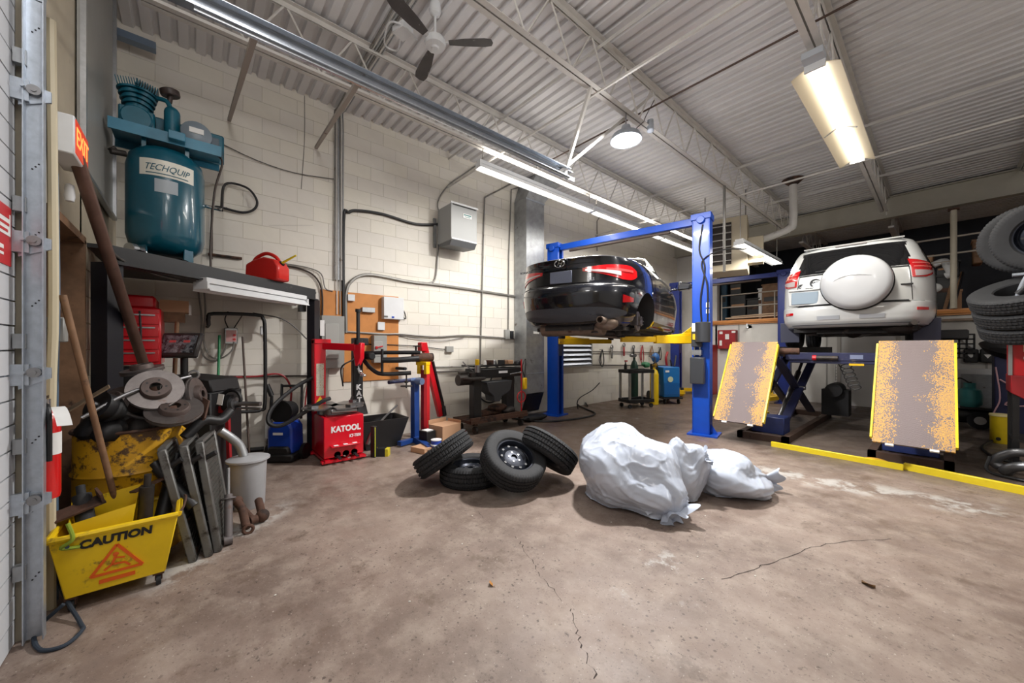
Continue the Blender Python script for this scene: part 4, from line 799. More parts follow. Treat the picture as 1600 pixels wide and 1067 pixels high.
for y in (-.08, .02, .12): P('pedal', MB().box((.05, y, .09), (.12, .035, .012), tm(0, 0, 0, 0, .15)).cyl((0, y, .1), (-.02, y, .1), .04), chrome if y == .02 else blackm, t)
P('turntable_drum', MB().cyl((-.28, -.04, .58), (-.28, -.04, .65), .2, n=32), alum, t)
mb = MB()
for k in range(4):
    a = k*PI/2+.4; mb.prism([(0, -.06), (.3, -.2), (.37, -.12), (.37, .12), (.3, .2), (0, .06)], 0, .016, tm(-.28, -.04, .66, 0, 0, a)); mb.box((.3, 0, .03), (.09, .08, .035), tm(-.28, -.04, .66, 0, 0, a))
P('turntable', mb, steel, t)
P('cylinder', MB().cyl((-.05, -.14, .63), (-.05, .16, .62), .028, n=14), alum, t)
P('column', MB().box((-.52, -.17, 1.03), (.15, .14, .98)), cm, t, bev=.008)
P('instruction_sticker', MB().box((-.444, -.17, 1.0), (.004, .09, .42)), mat('sticker_print', (214, 208, 190), .5, var=.3, scale=40, dirt=(160, 60, 50), damt=.45, dscale=40), t)
P('warning_sticker', MB().prism([(-.045, 0), (.045, 0), (0, .075)], 0, .004, frm((-.444, -.17, .71), (0, 1, 0), (0, 0, 1))), mat('sticker_yellow', (236, 186, 30), .5), t)
P('column_head', MB().box((-.52, -.14, 1.5), (.18, .2, .06)), cm, t, bev=.006)
P('swing_arm', MB().bar((-.5, -.12, 1.44), (-.12, .2, 1.42), .11, .09).prism([(-.06, .0), (.06, 0), (.05, -.2), (.0, -.3), (-.03, -.3), (-.06, -.1)], -.045, .045, frm((-.1, .21, 1.48), (.76, .64, 0), (0, 0, 1))), cm, t, bev=.008)
P('hex_shaft', MB().cyl((-.1, .2, 1.15), (-.1, .2, 1.9), .024, n=6).cyl((-.1, .2, 1.88), (-.1, .2, 1.92), .035).cyl((-.1, .2, 1.46), (-.1, .2, 1.52), .05), black, t)
P('mount_head', MB().tube([(-.1, .2, 1.18), (-.08, .22, 1.1), (-.02, .24, 1.06)], .022).ball((-.03, .24, 1.06), (.05, .04, .02)), chrome, t)
tw = P('helper_tower', MB().box((-.45, .3, 1.15), (.1, .13, .8)).lathe([(.16, .5), (.13, .62), (.085, .75), (.075, .9), (0, .9)], 4, tm(-.45, .3, 0, 0, 0, PI/4)), black, t, bev=.006)
for i, ch in enumerate('KAT'): text(ch, .095, wl_, tw, frm((-.372+.02*(i-1), .3, .87-i*.085), (0, 1, 0), (.0, 0, 1)), .0015, .005)
P('helper_block', MB().box((-.38, .32, 1.5), (.14, .18, .1)).cyl((-.38, .4, 1.3), (-.2, .42, 1.3), .05), black, t, bev=.01)
P('upper_arm', MB().tube([(-.38, .36, 1.34), (-.15, .6, 1.35), (.1, .98, 1.35)], .028, 10, 2).tube([(-.05, .5, 1.25), (.06, .7, 1.25), (.1, .95, 1.27)], .04, 10, 2).cyl((-.06, .5, 1.08), (-.06, .5, 1.4), .018), blackm, t)
P('lower_arm', MB().tube([(-.38, .36, 1.25), (-.2, .42, 1.12), (-.08, .52, 1.06), (.08, .85, 1.07)], .028, 10, 4), blackm, t)
P('press_disc', MB().cyl((.04, .8, .86), (.04, .8, 1.06), .01).cyl((.04, .8, .88), (.04, .8, .895), .08).cyl((.04, .8, .93), (.04, .8, .96), .025), iron, t)
P('press_roller', MB().cyl((-.1, .72, 1.13), (.1, .76, 1.13), .022), black, t)
P('inflator_line', MB().tube([(-.4, .1, .9), (-.3, .05, 1.15), (-.34, .2, 1.25), (-.4, .28, 1.3)], .01), black, t)
G('air_hose', MB().tube([(-5.38, 1.24, 1.05), (-5.4, 1.0, .92), (-5.2, .72, .72), (-5.12, .66, .55), (-5.08, .78, .5), (-5.05, 1.0, .62), (-5.0, 1.2, .75), (-5.02, 1.3, .78)], .024, 8, 6), hose, 'thick black hose looping from the tyre changer across the pressure washer', 'hose')
# boxes, tub and stands
t = T('narrow_case', 'tall narrow black and yellow case standing right of the tyre changer', 'case', fl(584, 714), .4); P('case', MB().box((0, 0, .2), (.07, .05, .4)), black, t, bev=.005); P('stripe', MB().box((.037, -.012, .2), (.004, .008, .38)), mat('stripe_yellow', (220, 220, 60)), t)
t = T('parts_carton', 'small yellow and black carton lying beside the narrow case', 'carton', fl(596, 712), .9); P('box', MB().box((0, 0, .05), (.2, .1, .1)), mat('carton_yellow', (206, 190, 40), .5), t, bev=.003); P('print', MB().box((0, 0, .05), (.12, .104, .104)), black, t)
t = T('storage_tub', 'open black plastic tub holding tools beneath the helper arms', 'tub', (-5.35, 2.05, 0), 0)
a0, a1 = bk(.0, -.2, .22, -.26, .2), bk(.4, -.26, .26, -.36, .34); b0, b1 = bk(.02, -.18, .2, -.24, .18), bk(.4, -.24, .24, -.34, .32)
P('tub', MB().add(a0+a1+b0+b1, [(3, 2, 1, 0)]+[(i, (i+1) % 4, 4+(i+1) % 4, 4+i) for i in range(4)]+[(8, 9, 10, 11)]+[(8+(i+1) % 4, 8+i, 12+i, 12+(i+1) % 4) for i in range(4)]+[(4+i, 4+(i+1) % 4, 12+(i+1) % 4, 12+i) for i in range(4)]), black, t, smooth=0)
G('pry_bar', MB().tube([(-5.1, 1.82, .12), (-5.2, 2.0, .35), (-5.3, 2.3, .56)], .014).cyl((-5.12, 1.8, .1), (-5.1, 1.85, .25), .03), steel, 'long steel bar standing in the black tub', 'tool')
G('wood_block', MB().box((-5.3, 2.1, .3), (.14, .3, .05), None), wood, 'short wooden offcut lying in the black tub', 'offcut')
t = T('engine_stand', 'blue engine stand with a long clamp handle beside the black tub', 'engine stand', (-5.12, 2.5, 0), .3)
P('post', MB().box((0, 0, .47), (.09, .1, .9)), navy if 0 else mat('stand_blue', (28, 62, 128), .4, var=.15), t, bev=.006); P('leg', MB().bar((0, 0, .06), (.55, -.25, .05), .08, .08), mat('stand_blue', (28, 62, 128)), t); P('cross_leg', MB().box((0, 0, .05), (.08, .6, .06)), mat('stand_blue', (28, 62, 128)), t)
P('head', MB().cyl((-.05, 0, .92), (.15, 0, .92), .05, n=16).box((.0, -.12, .95), (.06, .5, .035)), mat('stand_light', (120, 140, 176), .35, .5), t); P('handle', MB().cyl((.02, -.5, .94), (.02, -.12, .94), .025), navy, t)
P('foot_plate', MB().box((.58, -.27, .03), (.12, .1, .03)), rust, t)
t = T('engine_hoist', 'red folding engine hoist standing against the wall', 'hoist', (-5.3, 2.85, 0), .25)
P('post', MB().bar((.05, -.12, .1), (.05, -.12, 1.2), .07, .06), mat('hoist_red', (206, 40, 46), .4, var=.1), t); P('boom', MB().bar((.02, -.16, 1.48), (.0, .22, .3), .09, .07), red, t, bev=.004); P('brace', MB().bar((.05, .0, 1.2), (.03, .24, .5), .04, .03), blackm, t)
P('boom_head', MB().box((.02, -.18, 1.43), (.1, .12, .14)), red, t, bev=.01); P('ram', MB().cyl((.0, .12, .9), (.02, .25, .45), .03).cyl((.02, .25, .45), (.02, .28, .3), .045), blackm, t)
P('leg', MB().bar((0, -.2, .08), (.5, -.28, .07), .07, .07), red2, t); P('leg', MB().bar((0, .25, .08), (.45, .3, .07), .07, .07), red2, t); P('cross_member', MB().bar((0, -.25, .08), (0, .3, .08), .08, .07), red2, t)
t = T('yellow_mount', 'yellow clamp head with a brown cylinder on top of the red hoist post', 'tool', (-5.1, 2.62, 1.2), .4)
P('clamp', MB().box((0, 0, -.02), (.2, .1, .05)).box((.07, 0, -.1), (.05, .08, .16)).box((-.06, 0, -.1), (.05, .08, .16)), yel, t, bev=.004); P('cylinder', MB().cyl((-.1, -.12, .07), (.05, .16, .07), .065, n=16), rust, t); P('post', MB().box((0, .02, -.66), (.06, .07, 1.08)), red2, t); P('screw', MB().cyl((-.05, -.1, .1), (-.05, -.1, .24), .015).cyl((-.1, -.1, .24), (.02, -.1, .24), .01), blackm, t)
t = T('cardboard_box', 'open tan cardboard box on the floor behind the left tyre', 'box', (-4.85, 2.85, 0), .2); P('box', MB().box((0, 0, .14), (.3, .36, .28)), card, t); P('flap', MB().box((-.17, 0, .3), (.01, .34, .07), None).box((0, .19, .29), (.28, .01, .06)), card, t)
t = T('parts_case', 'small black box between the blue stand and the cardboard box', 'box', (-4.85, 2.56, 0), .2); P('case', MB().box((0, 0, .11), (.18, .16, .22)), black, t, bev=.005); P('papers', MB().box((0, 0, .225), (.12, .12, .01)), paper, t)
t = T('flat_carton', 'flat brown carton under the blue roll', 'box', (-4.62, 2.38, 0), .3); P('box', MB().box((0, 0, .035), (.26, .22, .07)), card, t)
t = T('tape_roll', 'blue and white roll standing beside the flat brown carton', 'roll', (-4.52, 2.52, 0)); P('tub', MB().cyl((0, 0, 0), (0, 0, .15), .07, n=20), mat('roll_blue', (40, 70, 170), .4), t); P('lid', MB().cyl((0, 0, .15), (0, 0, .16), .074, n=20).ring((0, 0, .09), .0705, .012), white, t)
t = T('clamp', 'yellow ratchet clamp lying at the foot of the red hoist', 'clamp', (-4.98, 2.68, 0)); P('body', MB().tube([(-.08, -.1, .03), (-.02, 0, .05), (.04, .1, .04)], .02), yel, t); P('jaw', MB().box((.05, .12, .05), (.08, .04, .08)), blackm, t)
# grinder / brake lathe bench
t = T('brake_lathe_bench', 'cluttered black brake lathe bench on casters against the wall', 'workbench', (-5.25, 4.0, 0), 0)
P('base_tray', MB().box((.05, 0, .2), (.55, 1.25, .05)).box((.3, 0, .23), (.03, 1.25, .08)), rust, t)
P('left_post', MB().box((.15, -.42, .55), (.14, .16, .68)), blackm, t, bev=.006); P('right_post', MB().box((0, .42, .6), (.14, .2, .8)), blackm, t, bev=.006)
P('top_beam', MB().box((-.02, .12, .97), (.34, 1.05, .16)), black, t, bev=.01); P('shelf', MB().box((-.05, .1, 1.1), (.36, 1.1, .03)), blackm, t)
P('hopper', MB().prism([(-.3, .84), (.26, .84), (.2, .66), (.02, .58), (-.02, .5), (-.14, .5), (-.16, .6), (-.26, .68)], 0, .26, frm((.06, 0, 0), (0, 1, 0), (0, 0, 1))), mat('hopper_grey', (56, 58, 62), .4), t, bev=.008)
P('lathe_table', MB().lathe([(0, 0), (.2, 0), (.22, .02), (.22, .04), (.06, .05), (.06, .12), (0, .12)], 24, tm(.16, -.48, .88)), iron, t); P('arbor', MB().cyl((.16, -.38, 1.0), (.16, -.38, 1.12), .05).tube([(.1, -.4, 1.0), (.02, -.52, 1.12), (-.02, -.56, 1.18)], .01), steel, t)
P('lathe_motor', MB().cyl((.08, -.72, .88), (.08, -.5, .88), .09, n=18).box((.05, -.6, .98), (.1, .14, .06)), iron, t)
P('print', MB().box((.155, .18, .985), (.004, .2, .04)), wl_, t); P('handle', MB().cyl((.2, .3, .94), (.2, .55, .96), .012).ball((.2, .55, .96), .025), steel, t)
for x, y in ((.26, -.5), (.26, .5), (-.18, -.5), (-.18, .5)): c_ = P('caster', MB().box((x, y, .15), (.06, .06, .03)), rust, t); P('wheel', MB().cyl((x, y-.02, .06), (x, y+.02, .06), .06, n=16), iron, c_)
random.seed(11)
items = [('yellow spray nozzle', yel, (.03, .03, .05)), ('white paper cup', paper, (.03, .03, .04)), ('rusty cutter block', rust, (.06, .05, .04)), ('grey adapter cone', steel, (.05, .05, .04)), ('black tool holder', black, (.06, .07, .04)), ('brown rag ball', wood, (.07, .08, .04)), ('pale cardboard sleeve', card, (.05, .09, .035)), ('dark oily wrench case', blackm, (.08, .06, .03))]
for i, (nm, m, sz) in enumerate(items):
    y = -.4+i*.13; o = G(nm.split()[-1]+'_item', (MB().lathe([(0, 0), (sz[0], 0), (sz[0]*.8, sz[2]*1.6), (sz[0]*.5, sz[2]*2), (0, sz[2]*2)], 12) if i % 2 else MB().box((0, 0, sz[2]), (sz[0]*2, sz[1]*2, sz[2]*2))), m, nm+' on the top shelf of the brake lathe bench', 'bench item', bev=.004)
    o.location = (-5.22+random.uniform(-.04, .06), 4.0+y+.1, 1.115); o.rotation_euler.z = random.random()
for i, (y, L_, m, lb) in enumerate(((-.25, .5, rust, 'rusty iron block lying at the left on the bench tray'), (.05, .6, rust, 'long rusty casting in the middle of the bench tray'), (.35, .4, iron, 'dark iron piece at the right of the bench tray'), (.1, .5, rust, 'rusty bar lying on top of the castings on the bench tray'))):
    o = G('iron_scrap', lump((.1, L_/2.6, .06), 12), m, lb, 'scrap iron'); o.location = (-5.15-(i == 1)*.08, 4.0+y, .28+(i == 3)*.08)
G('red_lever', MB().cyl((-5.1, 4.62, .2), (-5.1, 4.62, 1.2), .014).ring((-5.1, 4.62, .5), .1, .012, ax='X'), red, 'red lever rod at the right end of the brake lathe bench', 'tool')
t = T('yellow_box_light', 'yellow cased work light hanging at the right end of the bench', 'work light', (-5.05, 4.66, .75)); P('case', MB().box((0, 0, 0), (.06, .1, .22)), yel, t, bev=.02); P('cord', MB().tube([(0, 0, .1), (.02, -.08, .3), (0, .02, .45), (0, 0, .12)], .008), black, t)
o = G('oily_rags', lump((.14, .3, .07), 16), blackm, 'pile of black oily rags on the floor by the blue post', 'rags'); o.location = (-5.15, 5.0, .06)
G('floor_hose', MB().tube([fl(800, 655)+V((0, 0, .02)), fl(850, 660)+V((0, 0, .02)), fl(905, 655)+V((0, 0, .02)), fl(930, 648)+V((0, 0, .02)), fl(915, 640)+V((0, 0, .02)), fl(903, 634)+V((0, 0, .03)), fl(912, 630)+V((0, 0, .05)), fl(918, 636)+V((0, 0, .03))], .018, 8, 6), hose, 'black hose snaking over the floor behind the tyres', 'hose')
# ---- tyres
rimm = mat('steel_wheel', (44, 48, 58), .4, .5, var=.15, dirt=(84, 80, 78), damt=.15)
def tyre_mb(R, w_, ri, n=264, blocks=6):
    h = w_/2; prof = [(ri, -h*.72), (ri+.012, -h*.86), (R-.07, -h), (R-.03, -h*.97), (R-.01, -h*.84)]
    for k in (-.52, -.18, .18, .52): prof += [(R, (k-.05)*w_+.0), (R-.008, (k-.05)*w_+.003), (R-.008, (k+.05)*w_-.003), (R, (k+.05)*w_)]
    prof = [(ri, -h*.72), (ri+.012, -h*.86), (R-.07, -h), (R-.03, -h*.97), (R-.012, -h*.86)]
    for k in (-.6, -.22, .22, .6): prof += [(R, (k-.07)*h*1.0), (R-.013, (k-.05)*h), (R-.013, (k+.05)*h), (R, (k+.07)*h)]
    prof += [(R-.012, h*.86), (R-.03, h*.97), (R-.07, h), (ri+.012, h*.86), (ri, h*.72), (ri-.004, 0)]
    def fn(i, j, r, z):
        if i % 4 == (0 if abs(z) > h*.4 else 2) and r > R-.0135 and 3 <= j <= len(prof)-5: r -= .006
        return r, z
    return MB().lathe(prof, n, fn=fn, close=True)
def wheel_mb(ri, w_, side=1):
    h = w_/2*.8*side; m_ = MB().lathe([(ri+.008, h), (ri+.008, h*.9), (ri-.012, h*.8), (ri-.02, h*.1), (ri-.03, -.0), (ri-.05, h*.35), (ri*.62, h*.5), (ri*.5, h*.3), (ri*.3, h*.42), (ri*.17, h*.42), (ri*.16, h*.2), (0, h*.2)], 48, cap=False)
    return m_
ty = {}
def tyre(name, label, loc, n, R=.325, w_=.215, ri=.19, group=None, rim=True, spin=0., cat='tyre'):
    t = T(name, label, cat, loc, group=group); t.rotation_euler = (V(n).to_track_quat('Z', 'Y').to_matrix().to_4x4() @ rotm(0, 0, spin)).to_euler()
    key = (R, w_, ri)
    if key not in ty: ty[key] = (mesh('rubber', tyre_mb(R, w_, ri), rub, 30), mesh('rim', wheel_mb(ri, w_), rimm, 30))
    inst('tread_rubber', ty[key][0], t, Matrix.Identity(4))
    if rim:
        r_ = inst('rim', ty[key][1], t, Matrix.Identity(4)); inst('rim_back', mesh('rim_back', MB().lathe([(ri+.008, -w_*.4), (ri-.012, -w_*.33), (ri-.03, 0), (ri-.04, .0)], 40, cap=False), rimm, 30), t, Matrix.Identity(4))
        h = w_/2*.8; mb = MB()
        for k in range(10): a = k*PI/5; mb.cyl((ri*.68*math.cos(a), ri*.68*math.sin(a), h*.44), (ri*.68*math.cos(a), ri*.68*math.sin(a), h*.475), .014, n=10)
        P('vent_hole', mb, black, r_, kind='stuff'); mb = MB()
        for k in range(5): a = k*2*PI/5; mb.cyl((ri*.3*math.cos(a), ri*.3*math.sin(a), h*.35), (ri*.3*math.cos(a), ri*.3*math.sin(a), h*.45), .01, n=6)
        P('lug_hole', mb, steel, r_, kind='stuff')
    return t
tyre('tyre', 'tyre on a dark steel wheel leaning in front of the pile, rim facing the camera', (-2.77, 2.4, .31), -FV*.5+UP*.85+RV*.33, spin=.3)
tyre('tyre', 'tyre lying flat on the floor under the left and front tyres', (-3.28, 2.24, .105), (0, 0, 1))
tyre('tyre', 'left tyre of the pile, tilted with its tread towards the camera', (-3.43, 2.0, .3), RV*-.55+UP*.8+FV*.12)
tyre('tyre', 'right rear tyre of the pile, leaning behind the steel wheel', (-2.72, 2.84, .33), RV*.55+UP*.75+FV*.35)
# ---- bags
bagm = mat('bag_plastic', (192, 201, 217), .3, var=.04, scale=3, coat=.25)
def bag(name, label, loc, size, knot, seed, rz=0., n=200, m=130, amp=1., fr=.13):
    t = T(name, label, 'plastic bag', loc, rz); kd = V(knot).normalized(); e1 = kd.orthogonal().normalized(); e2 = kd.cross(e1)
    mb = MB().ball((0, 0, 0), 1, n, m); out = []; off = V((seed*3.1, seed*1.7, seed))
    def rdg(q): return 1-abs(noise.noise(q))*2.2
    for p in mb.v:
        d = V(p); c = d.dot(kd); ph = math.atan2(d.dot(e2), d.dot(e1)); th = math.acos(max(-1, min(1, c)))
        wob = noise.noise(d*1.3+off)*.5; q = V((math.cos(ph+wob), math.sin(ph+wob), 0))
        near = math.exp(-th*.75)*min(1, th*3)
        f = rdg(q*1.8+V((0, 0, th*.2))+off)**2*.06+rdg(q*4+V((0, 0, th*.3))+off)*.022*near*2+rdg(q*9+V((0, 0, th*.5))-off)*.009*near*2
        f2 = noise.noise(d*1.2+off)*.26+max(0, rdg(d*2.3+off))**3*.03+max(0, rdg(d*4+off*2))**4*.014
        r = .93+(f*(.15+near*1.5)+f2)*amp
        if th < .6: r *= 1+(.6-th)*.3
        v = V((d.x*size[0], d.y*size[1], d.z*size[2]))*r
        if v.z < -size[2]*.62: v.z = -size[2]*.62+(v.z+size[2]*.62)*.05; v.x *= 1.04; v.y *= 1.04
        v.z = max(v.z, -size[2]*.655)
        out.append(tuple(v+V((0, 0, size[2]*.66))))
    mb.v = out; P('sack', mb, bagm, t, smooth=70)
    k0 = V((kd.x*size[0], kd.y*size[1], kd.z*size[2]))*1.02+V((0, 0, size[2]*.66))
    def frill(u, v):
        a = u*2*PI; r = .018+fr*v**1.2*(1+.45*math.sin(3*a+seed)+.2*math.sin(8*a)); z = fr*1.2*v*(1+.25*math.sin(2*a))+.02*math.sin(7*a)*v
        q = k0+kd*z+e1*(r*math.cos(a))+e2*(r*math.sin(a)*.6); q.z = max(q.z, .006+.004*math.sin(9*a)); return tuple(q)
    P('tied_end', MB().grid(frill, 60, 9), bagm, t, smooth=60); return t
bag('garbage_bag', 'large full white plastic bag in the middle of the floor', (-1.92, 3.06, 0), (.46, .43, .41), RV*.42-FV*.8-UP*.4, 2)
bag('garbage_bag', 'small knotted white plastic bag wedged behind the large bag', (-1.62, 3.5, 0), (.2, .22, .33), RV*.6-FV*.3+UP*.4, 5, n=90, m=60, fr=.06)
bag('garbage_bag', 'flat white plastic bag lying right of the large bag', (-1.42, 3.98, 0), (.38, .34, .24), RV*.95+FV*.1-UP*.25, 9, n=130, m=80)
# debris on the floor
t = G('dry_leaf', MB().grid(lambda u, v: ((u-.5)*.05, (v-.5)*.035*math.sin(PI*u)+.0, .008+.012*math.sin(4*u+3*v)), 8, 5), mat('leaf_ochre', (176, 120, 50), .7), 'small ochre dry leaf on the floor in the left foreground', 'leaf'); t.location = fl(769, 914)
t = G('dry_leaf', MB().grid(lambda u, v: ((u-.5)*.06, (v-.5)*.04*math.sin(PI*u), .008+.014*math.sin(3*u+4*v)), 8, 5), mat('leaf_brown', (132, 104, 74), .8), 'small brown dry leaf on the floor in the right foreground', 'leaf'); t.location = fl(1357, 915)
random.seed(21)
chip = mesh('chip', MB().ball((0, 0, .002), (.006, .008, .003), 6, 4), mat('chip_white', (200, 196, 188), .8))
chips = [(760, 766), (758, 758), (778, 757), (782, 762), (785, 764), (680, 746), (1102, 806), (722, 850), (738, 806), (955, 816), (1000, 860), (620, 790), (560, 800), (1180, 900), (900, 830), (640, 940), (1090, 870), (1050, 890), (1098, 905), (430, 930)]
for i, p in enumerate(chips):
    o = bpy.data.objects.new('paint_chip', chip); COL.objects.link(o); o.location = fl(*p); o.rotation_euler.z = i; tag(o, 'tiny white paint chip lying on the concrete floor', 'chip', 'paint chips scattered on the floor')
# ================================================================ LIFTS AND VEHICLES
def two_post(base_l, base_r, H, m, label, detail):
    a, b = V(base_l), V(base_r); mid = (a+b)/2; L_ = (b-a).length; rz = math.atan2((b-a).y, (b-a).x); h = L_/2
    t = T('two_post_lift', label, 'car lift', mid, rz)
    for s, n in ((-1, 'post'), (1, 'post')):
        x = s*h; q = P(n, MB().box((x+s*.0, .11, H/2), (.26, .012, H)).box((x+s*.12, 0, H/2), (.02, .24, H)).box((x, -.11, H/2), (.26, .012, H)).box((x-s*.12, -.09, H/2), (.02, .06, H)).box((x-s*.12, .09, H/2), (.02, .06, H)), m, t, bev=.006)
        P('base_plate', MB().box((x+s*.03, 0, .012), (.44, .42, .024)).prism([(0, 0), (.1, 0), (0, .16)], -.006, .006, frm((x+s*.13, 0, .02), (s, 0, 0), (0, 0, 1))), m, t)
        P('carriage', MB().box((x-s*.04, 0, 1.6), (.18, .16, .7)), mat('carriage_navy', (20, 40, 96), .4), q)
        P('top_box', MB().box((x, 0, H+.04), (.3, .28, .1)).cyl((x, -.17, H-.02), (x, .17, H-.02), .06), m, q, bev=.006)
    P('overhead_beam', MB().box((0, 0, H+.0), (L_-.28, .1, .12)), m, t, bev=.006)
    P('padded_bar', MB().cyl((-h+.35, -.02, H-.1), (h-.5, -.02, H-.1), .025), mat('bar_brown', (70, 58, 52), .6), t)
    return t, h
lift, lh = two_post((-5.31, 5.78, 0), (-2.56, 6.33, 0), 3.5, blue, 'bright blue two-post lift with yellow arms holding the dark saloon car', True)
def arm(x0, s, tip, z, name):
    a = V((x0, 0, z)); b = V((*tip, z)); m_ = a.lerp(b, .55)
    q = P('swing_arm', MB().bar(a, m_, .09, .13).bar(a+V((0, .0, .1)), m_+V((0, 0, .03)), .03, .04), yel, lift, bev=.006); P('arm_extension', MB().bar(m_, b, .07, .09), yel, q, bev=.004)
    P('pad', MB().cyl(b+V((0, 0, .03)), b+V((0, 0, .1)), .06, n=18), rub, q)
    P('gusset', MB().prism([(0, 0), (.3, 0), (.0, .2)], -.008, .008, frm(a+V((0, 0, .05)), b-a, (0, 0, 1))), yel, q)
zc = 1.55
arm(lh-.12, 1, (.42, -1.0), zc, 'arm'); arm(lh-.12, 1, (.5, 1.0), zc, 'arm'); arm(-lh+.12, -1, (-.75, -.85), zc, 'arm'); arm(-lh+.12, -1, (-.6, 1.0), zc, 'arm')
# power unit, hoses and boxes on the right blue post
t = P('power_unit', MB().cyl((lh+.05, -.24, 1.5), (lh+.05, -.24, 1.82), .11, n=20).box((lh-.04, -.2, 1.62), (.14, .14, .38)), mat('reel_grey', (62, 64, 68), .4, .3), lift, bev=.008)
P('label', MB().box((lh-.04, -.274, 1.74), (.12, .004, .13)), paper, t); P('warning_label', MB().box((lh-.04, -.274, 1.59), (.1, .004, .09)), mat('sticker_yellow', (236, 186, 30)), t)
P('valve_block', MB().box((lh-.04, -.2, 1.34), (.14, .1, .08)).cyl((lh-.08, -.2, 1.28), (lh-.08, -.2, 1.5), .012).cyl((lh-.0, -.2, 1.28), (lh-.0, -.2, 1.5), .012), alum, t)
P('oil_tank', MB().box((lh-.03, -.2, 1.05), (.2, .16, .42)), mat('tank_dark', (64, 66, 70), .4, .3), lift, bev=.01, seg=2)
P('hydraulic_hose', MB().tube([(lh+.02, -.13, 1.7), (lh+.0, -.14, 2.2), (lh+.06, -.13, 2.7), (lh-.02, -.13, 3.0), (lh+.03, -.13, 3.4)], .012).tube([(lh+.1, -.13, 1.8), (lh+.1, -.16, 2.4), (lh+.02, -.14, 2.8), (lh+.3, -.1, 2.95), (lh+.6, .1, 2.96)], .011), black, lift)
P('post_sticker', MB().box((lh+.1, -.118, 2.1), (.05, .004, .08)).box((lh+.1, -.118, 2.0), (.05, .004, .07)), paper, lift)
lift2, lh2 = two_post((-5.3, 11.2, 0), (-2.6, 11.4, 0), 3.3, mat('lift_navyblue', (26, 44, 116), .4, var=.15), 'darker blue two-post lift at the back, behind the first lift and the white vehicle', False)
for s in (-1, 1):
    for k in (-1, 1): q = P('swing_arm', MB().bar((s*lh2-s*.1, 0, .14), (s*lh2-s*.45, k*.75, .1), .1, .1).box((s*lh2-s*.45, k*.75, .16), (.14, .12, .12)), yel, lift2); P('pad', MB().cyl((s*lh2-s*.45, k*.75, .2), (s*lh2-s*.45, k*.75, .28), .05), rub, q)
# ---------------------------------------------------------------- vehicles
def sgp(c, e): return math.copysign(abs(c)**e, c)
def smooth_keys(K, sub=4):
    out = []
    for i in range(len(K)-1):
        p0, p1, p2, p3 = K[max(i-1, 0)], K[i], K[i+1], K[min(i+2, len(K)-1)]
        for j in range(sub):
            u = j/sub; out.append([.5*((2*b)+(c-a)*u*.6+(2*a-5*b+4*c-d)*u*u*.0+0*u)+(c-b)*u-.3*(c-a)*u if False else b+(c-b)*u for a, b, c, d in zip(p0, p1, p2, p3)])
    out.append(list(K[-1])); return out
def carbody(K, N=112, er=4.2, ef=3.2, sub=3):
    K = smooth_keys(K, sub); vs = []; mb = MB()
    for z, y0, y1, hw in K:
        yc, h = (y0+y1)/2, (y1-y0)/2
        for i in range(N):
            a = 2*PI*i/N; c, s = math.cos(a), math.sin(a); e = er if s < 0 else ef
            y = sgp(s, 2/e)*h; x = sgp(c, 2/(er if s < 0 else ef))*hw
            y += .13*(abs(x)/.9)**2*(1 if s < 0 else -1) if abs(s) > .25 else 0
            vs.append((x, yc+y, z))
    m = len(K); fs = [(j*N+i, j*N+(i+1) % N, (j+1)*N+(i+1) % N, (j+1)*N+i) for j in range(m-1) for i in range(N)]
    c0, c1 = len(vs), len(vs)+1; vs += [(0, (K[0][1]+K[0][2])/2, K[0][0]), (0, (K[-1][1]+K[-1][2])/2, K[-1][0]+.005)]
    fs += [(c0, (i+1) % N, i) for i in range(N)]+[(c1, (m-1)*N+i, (m-1)*N+(i+1) % N) for i in range(N)]
    return mb.add(vs, fs)
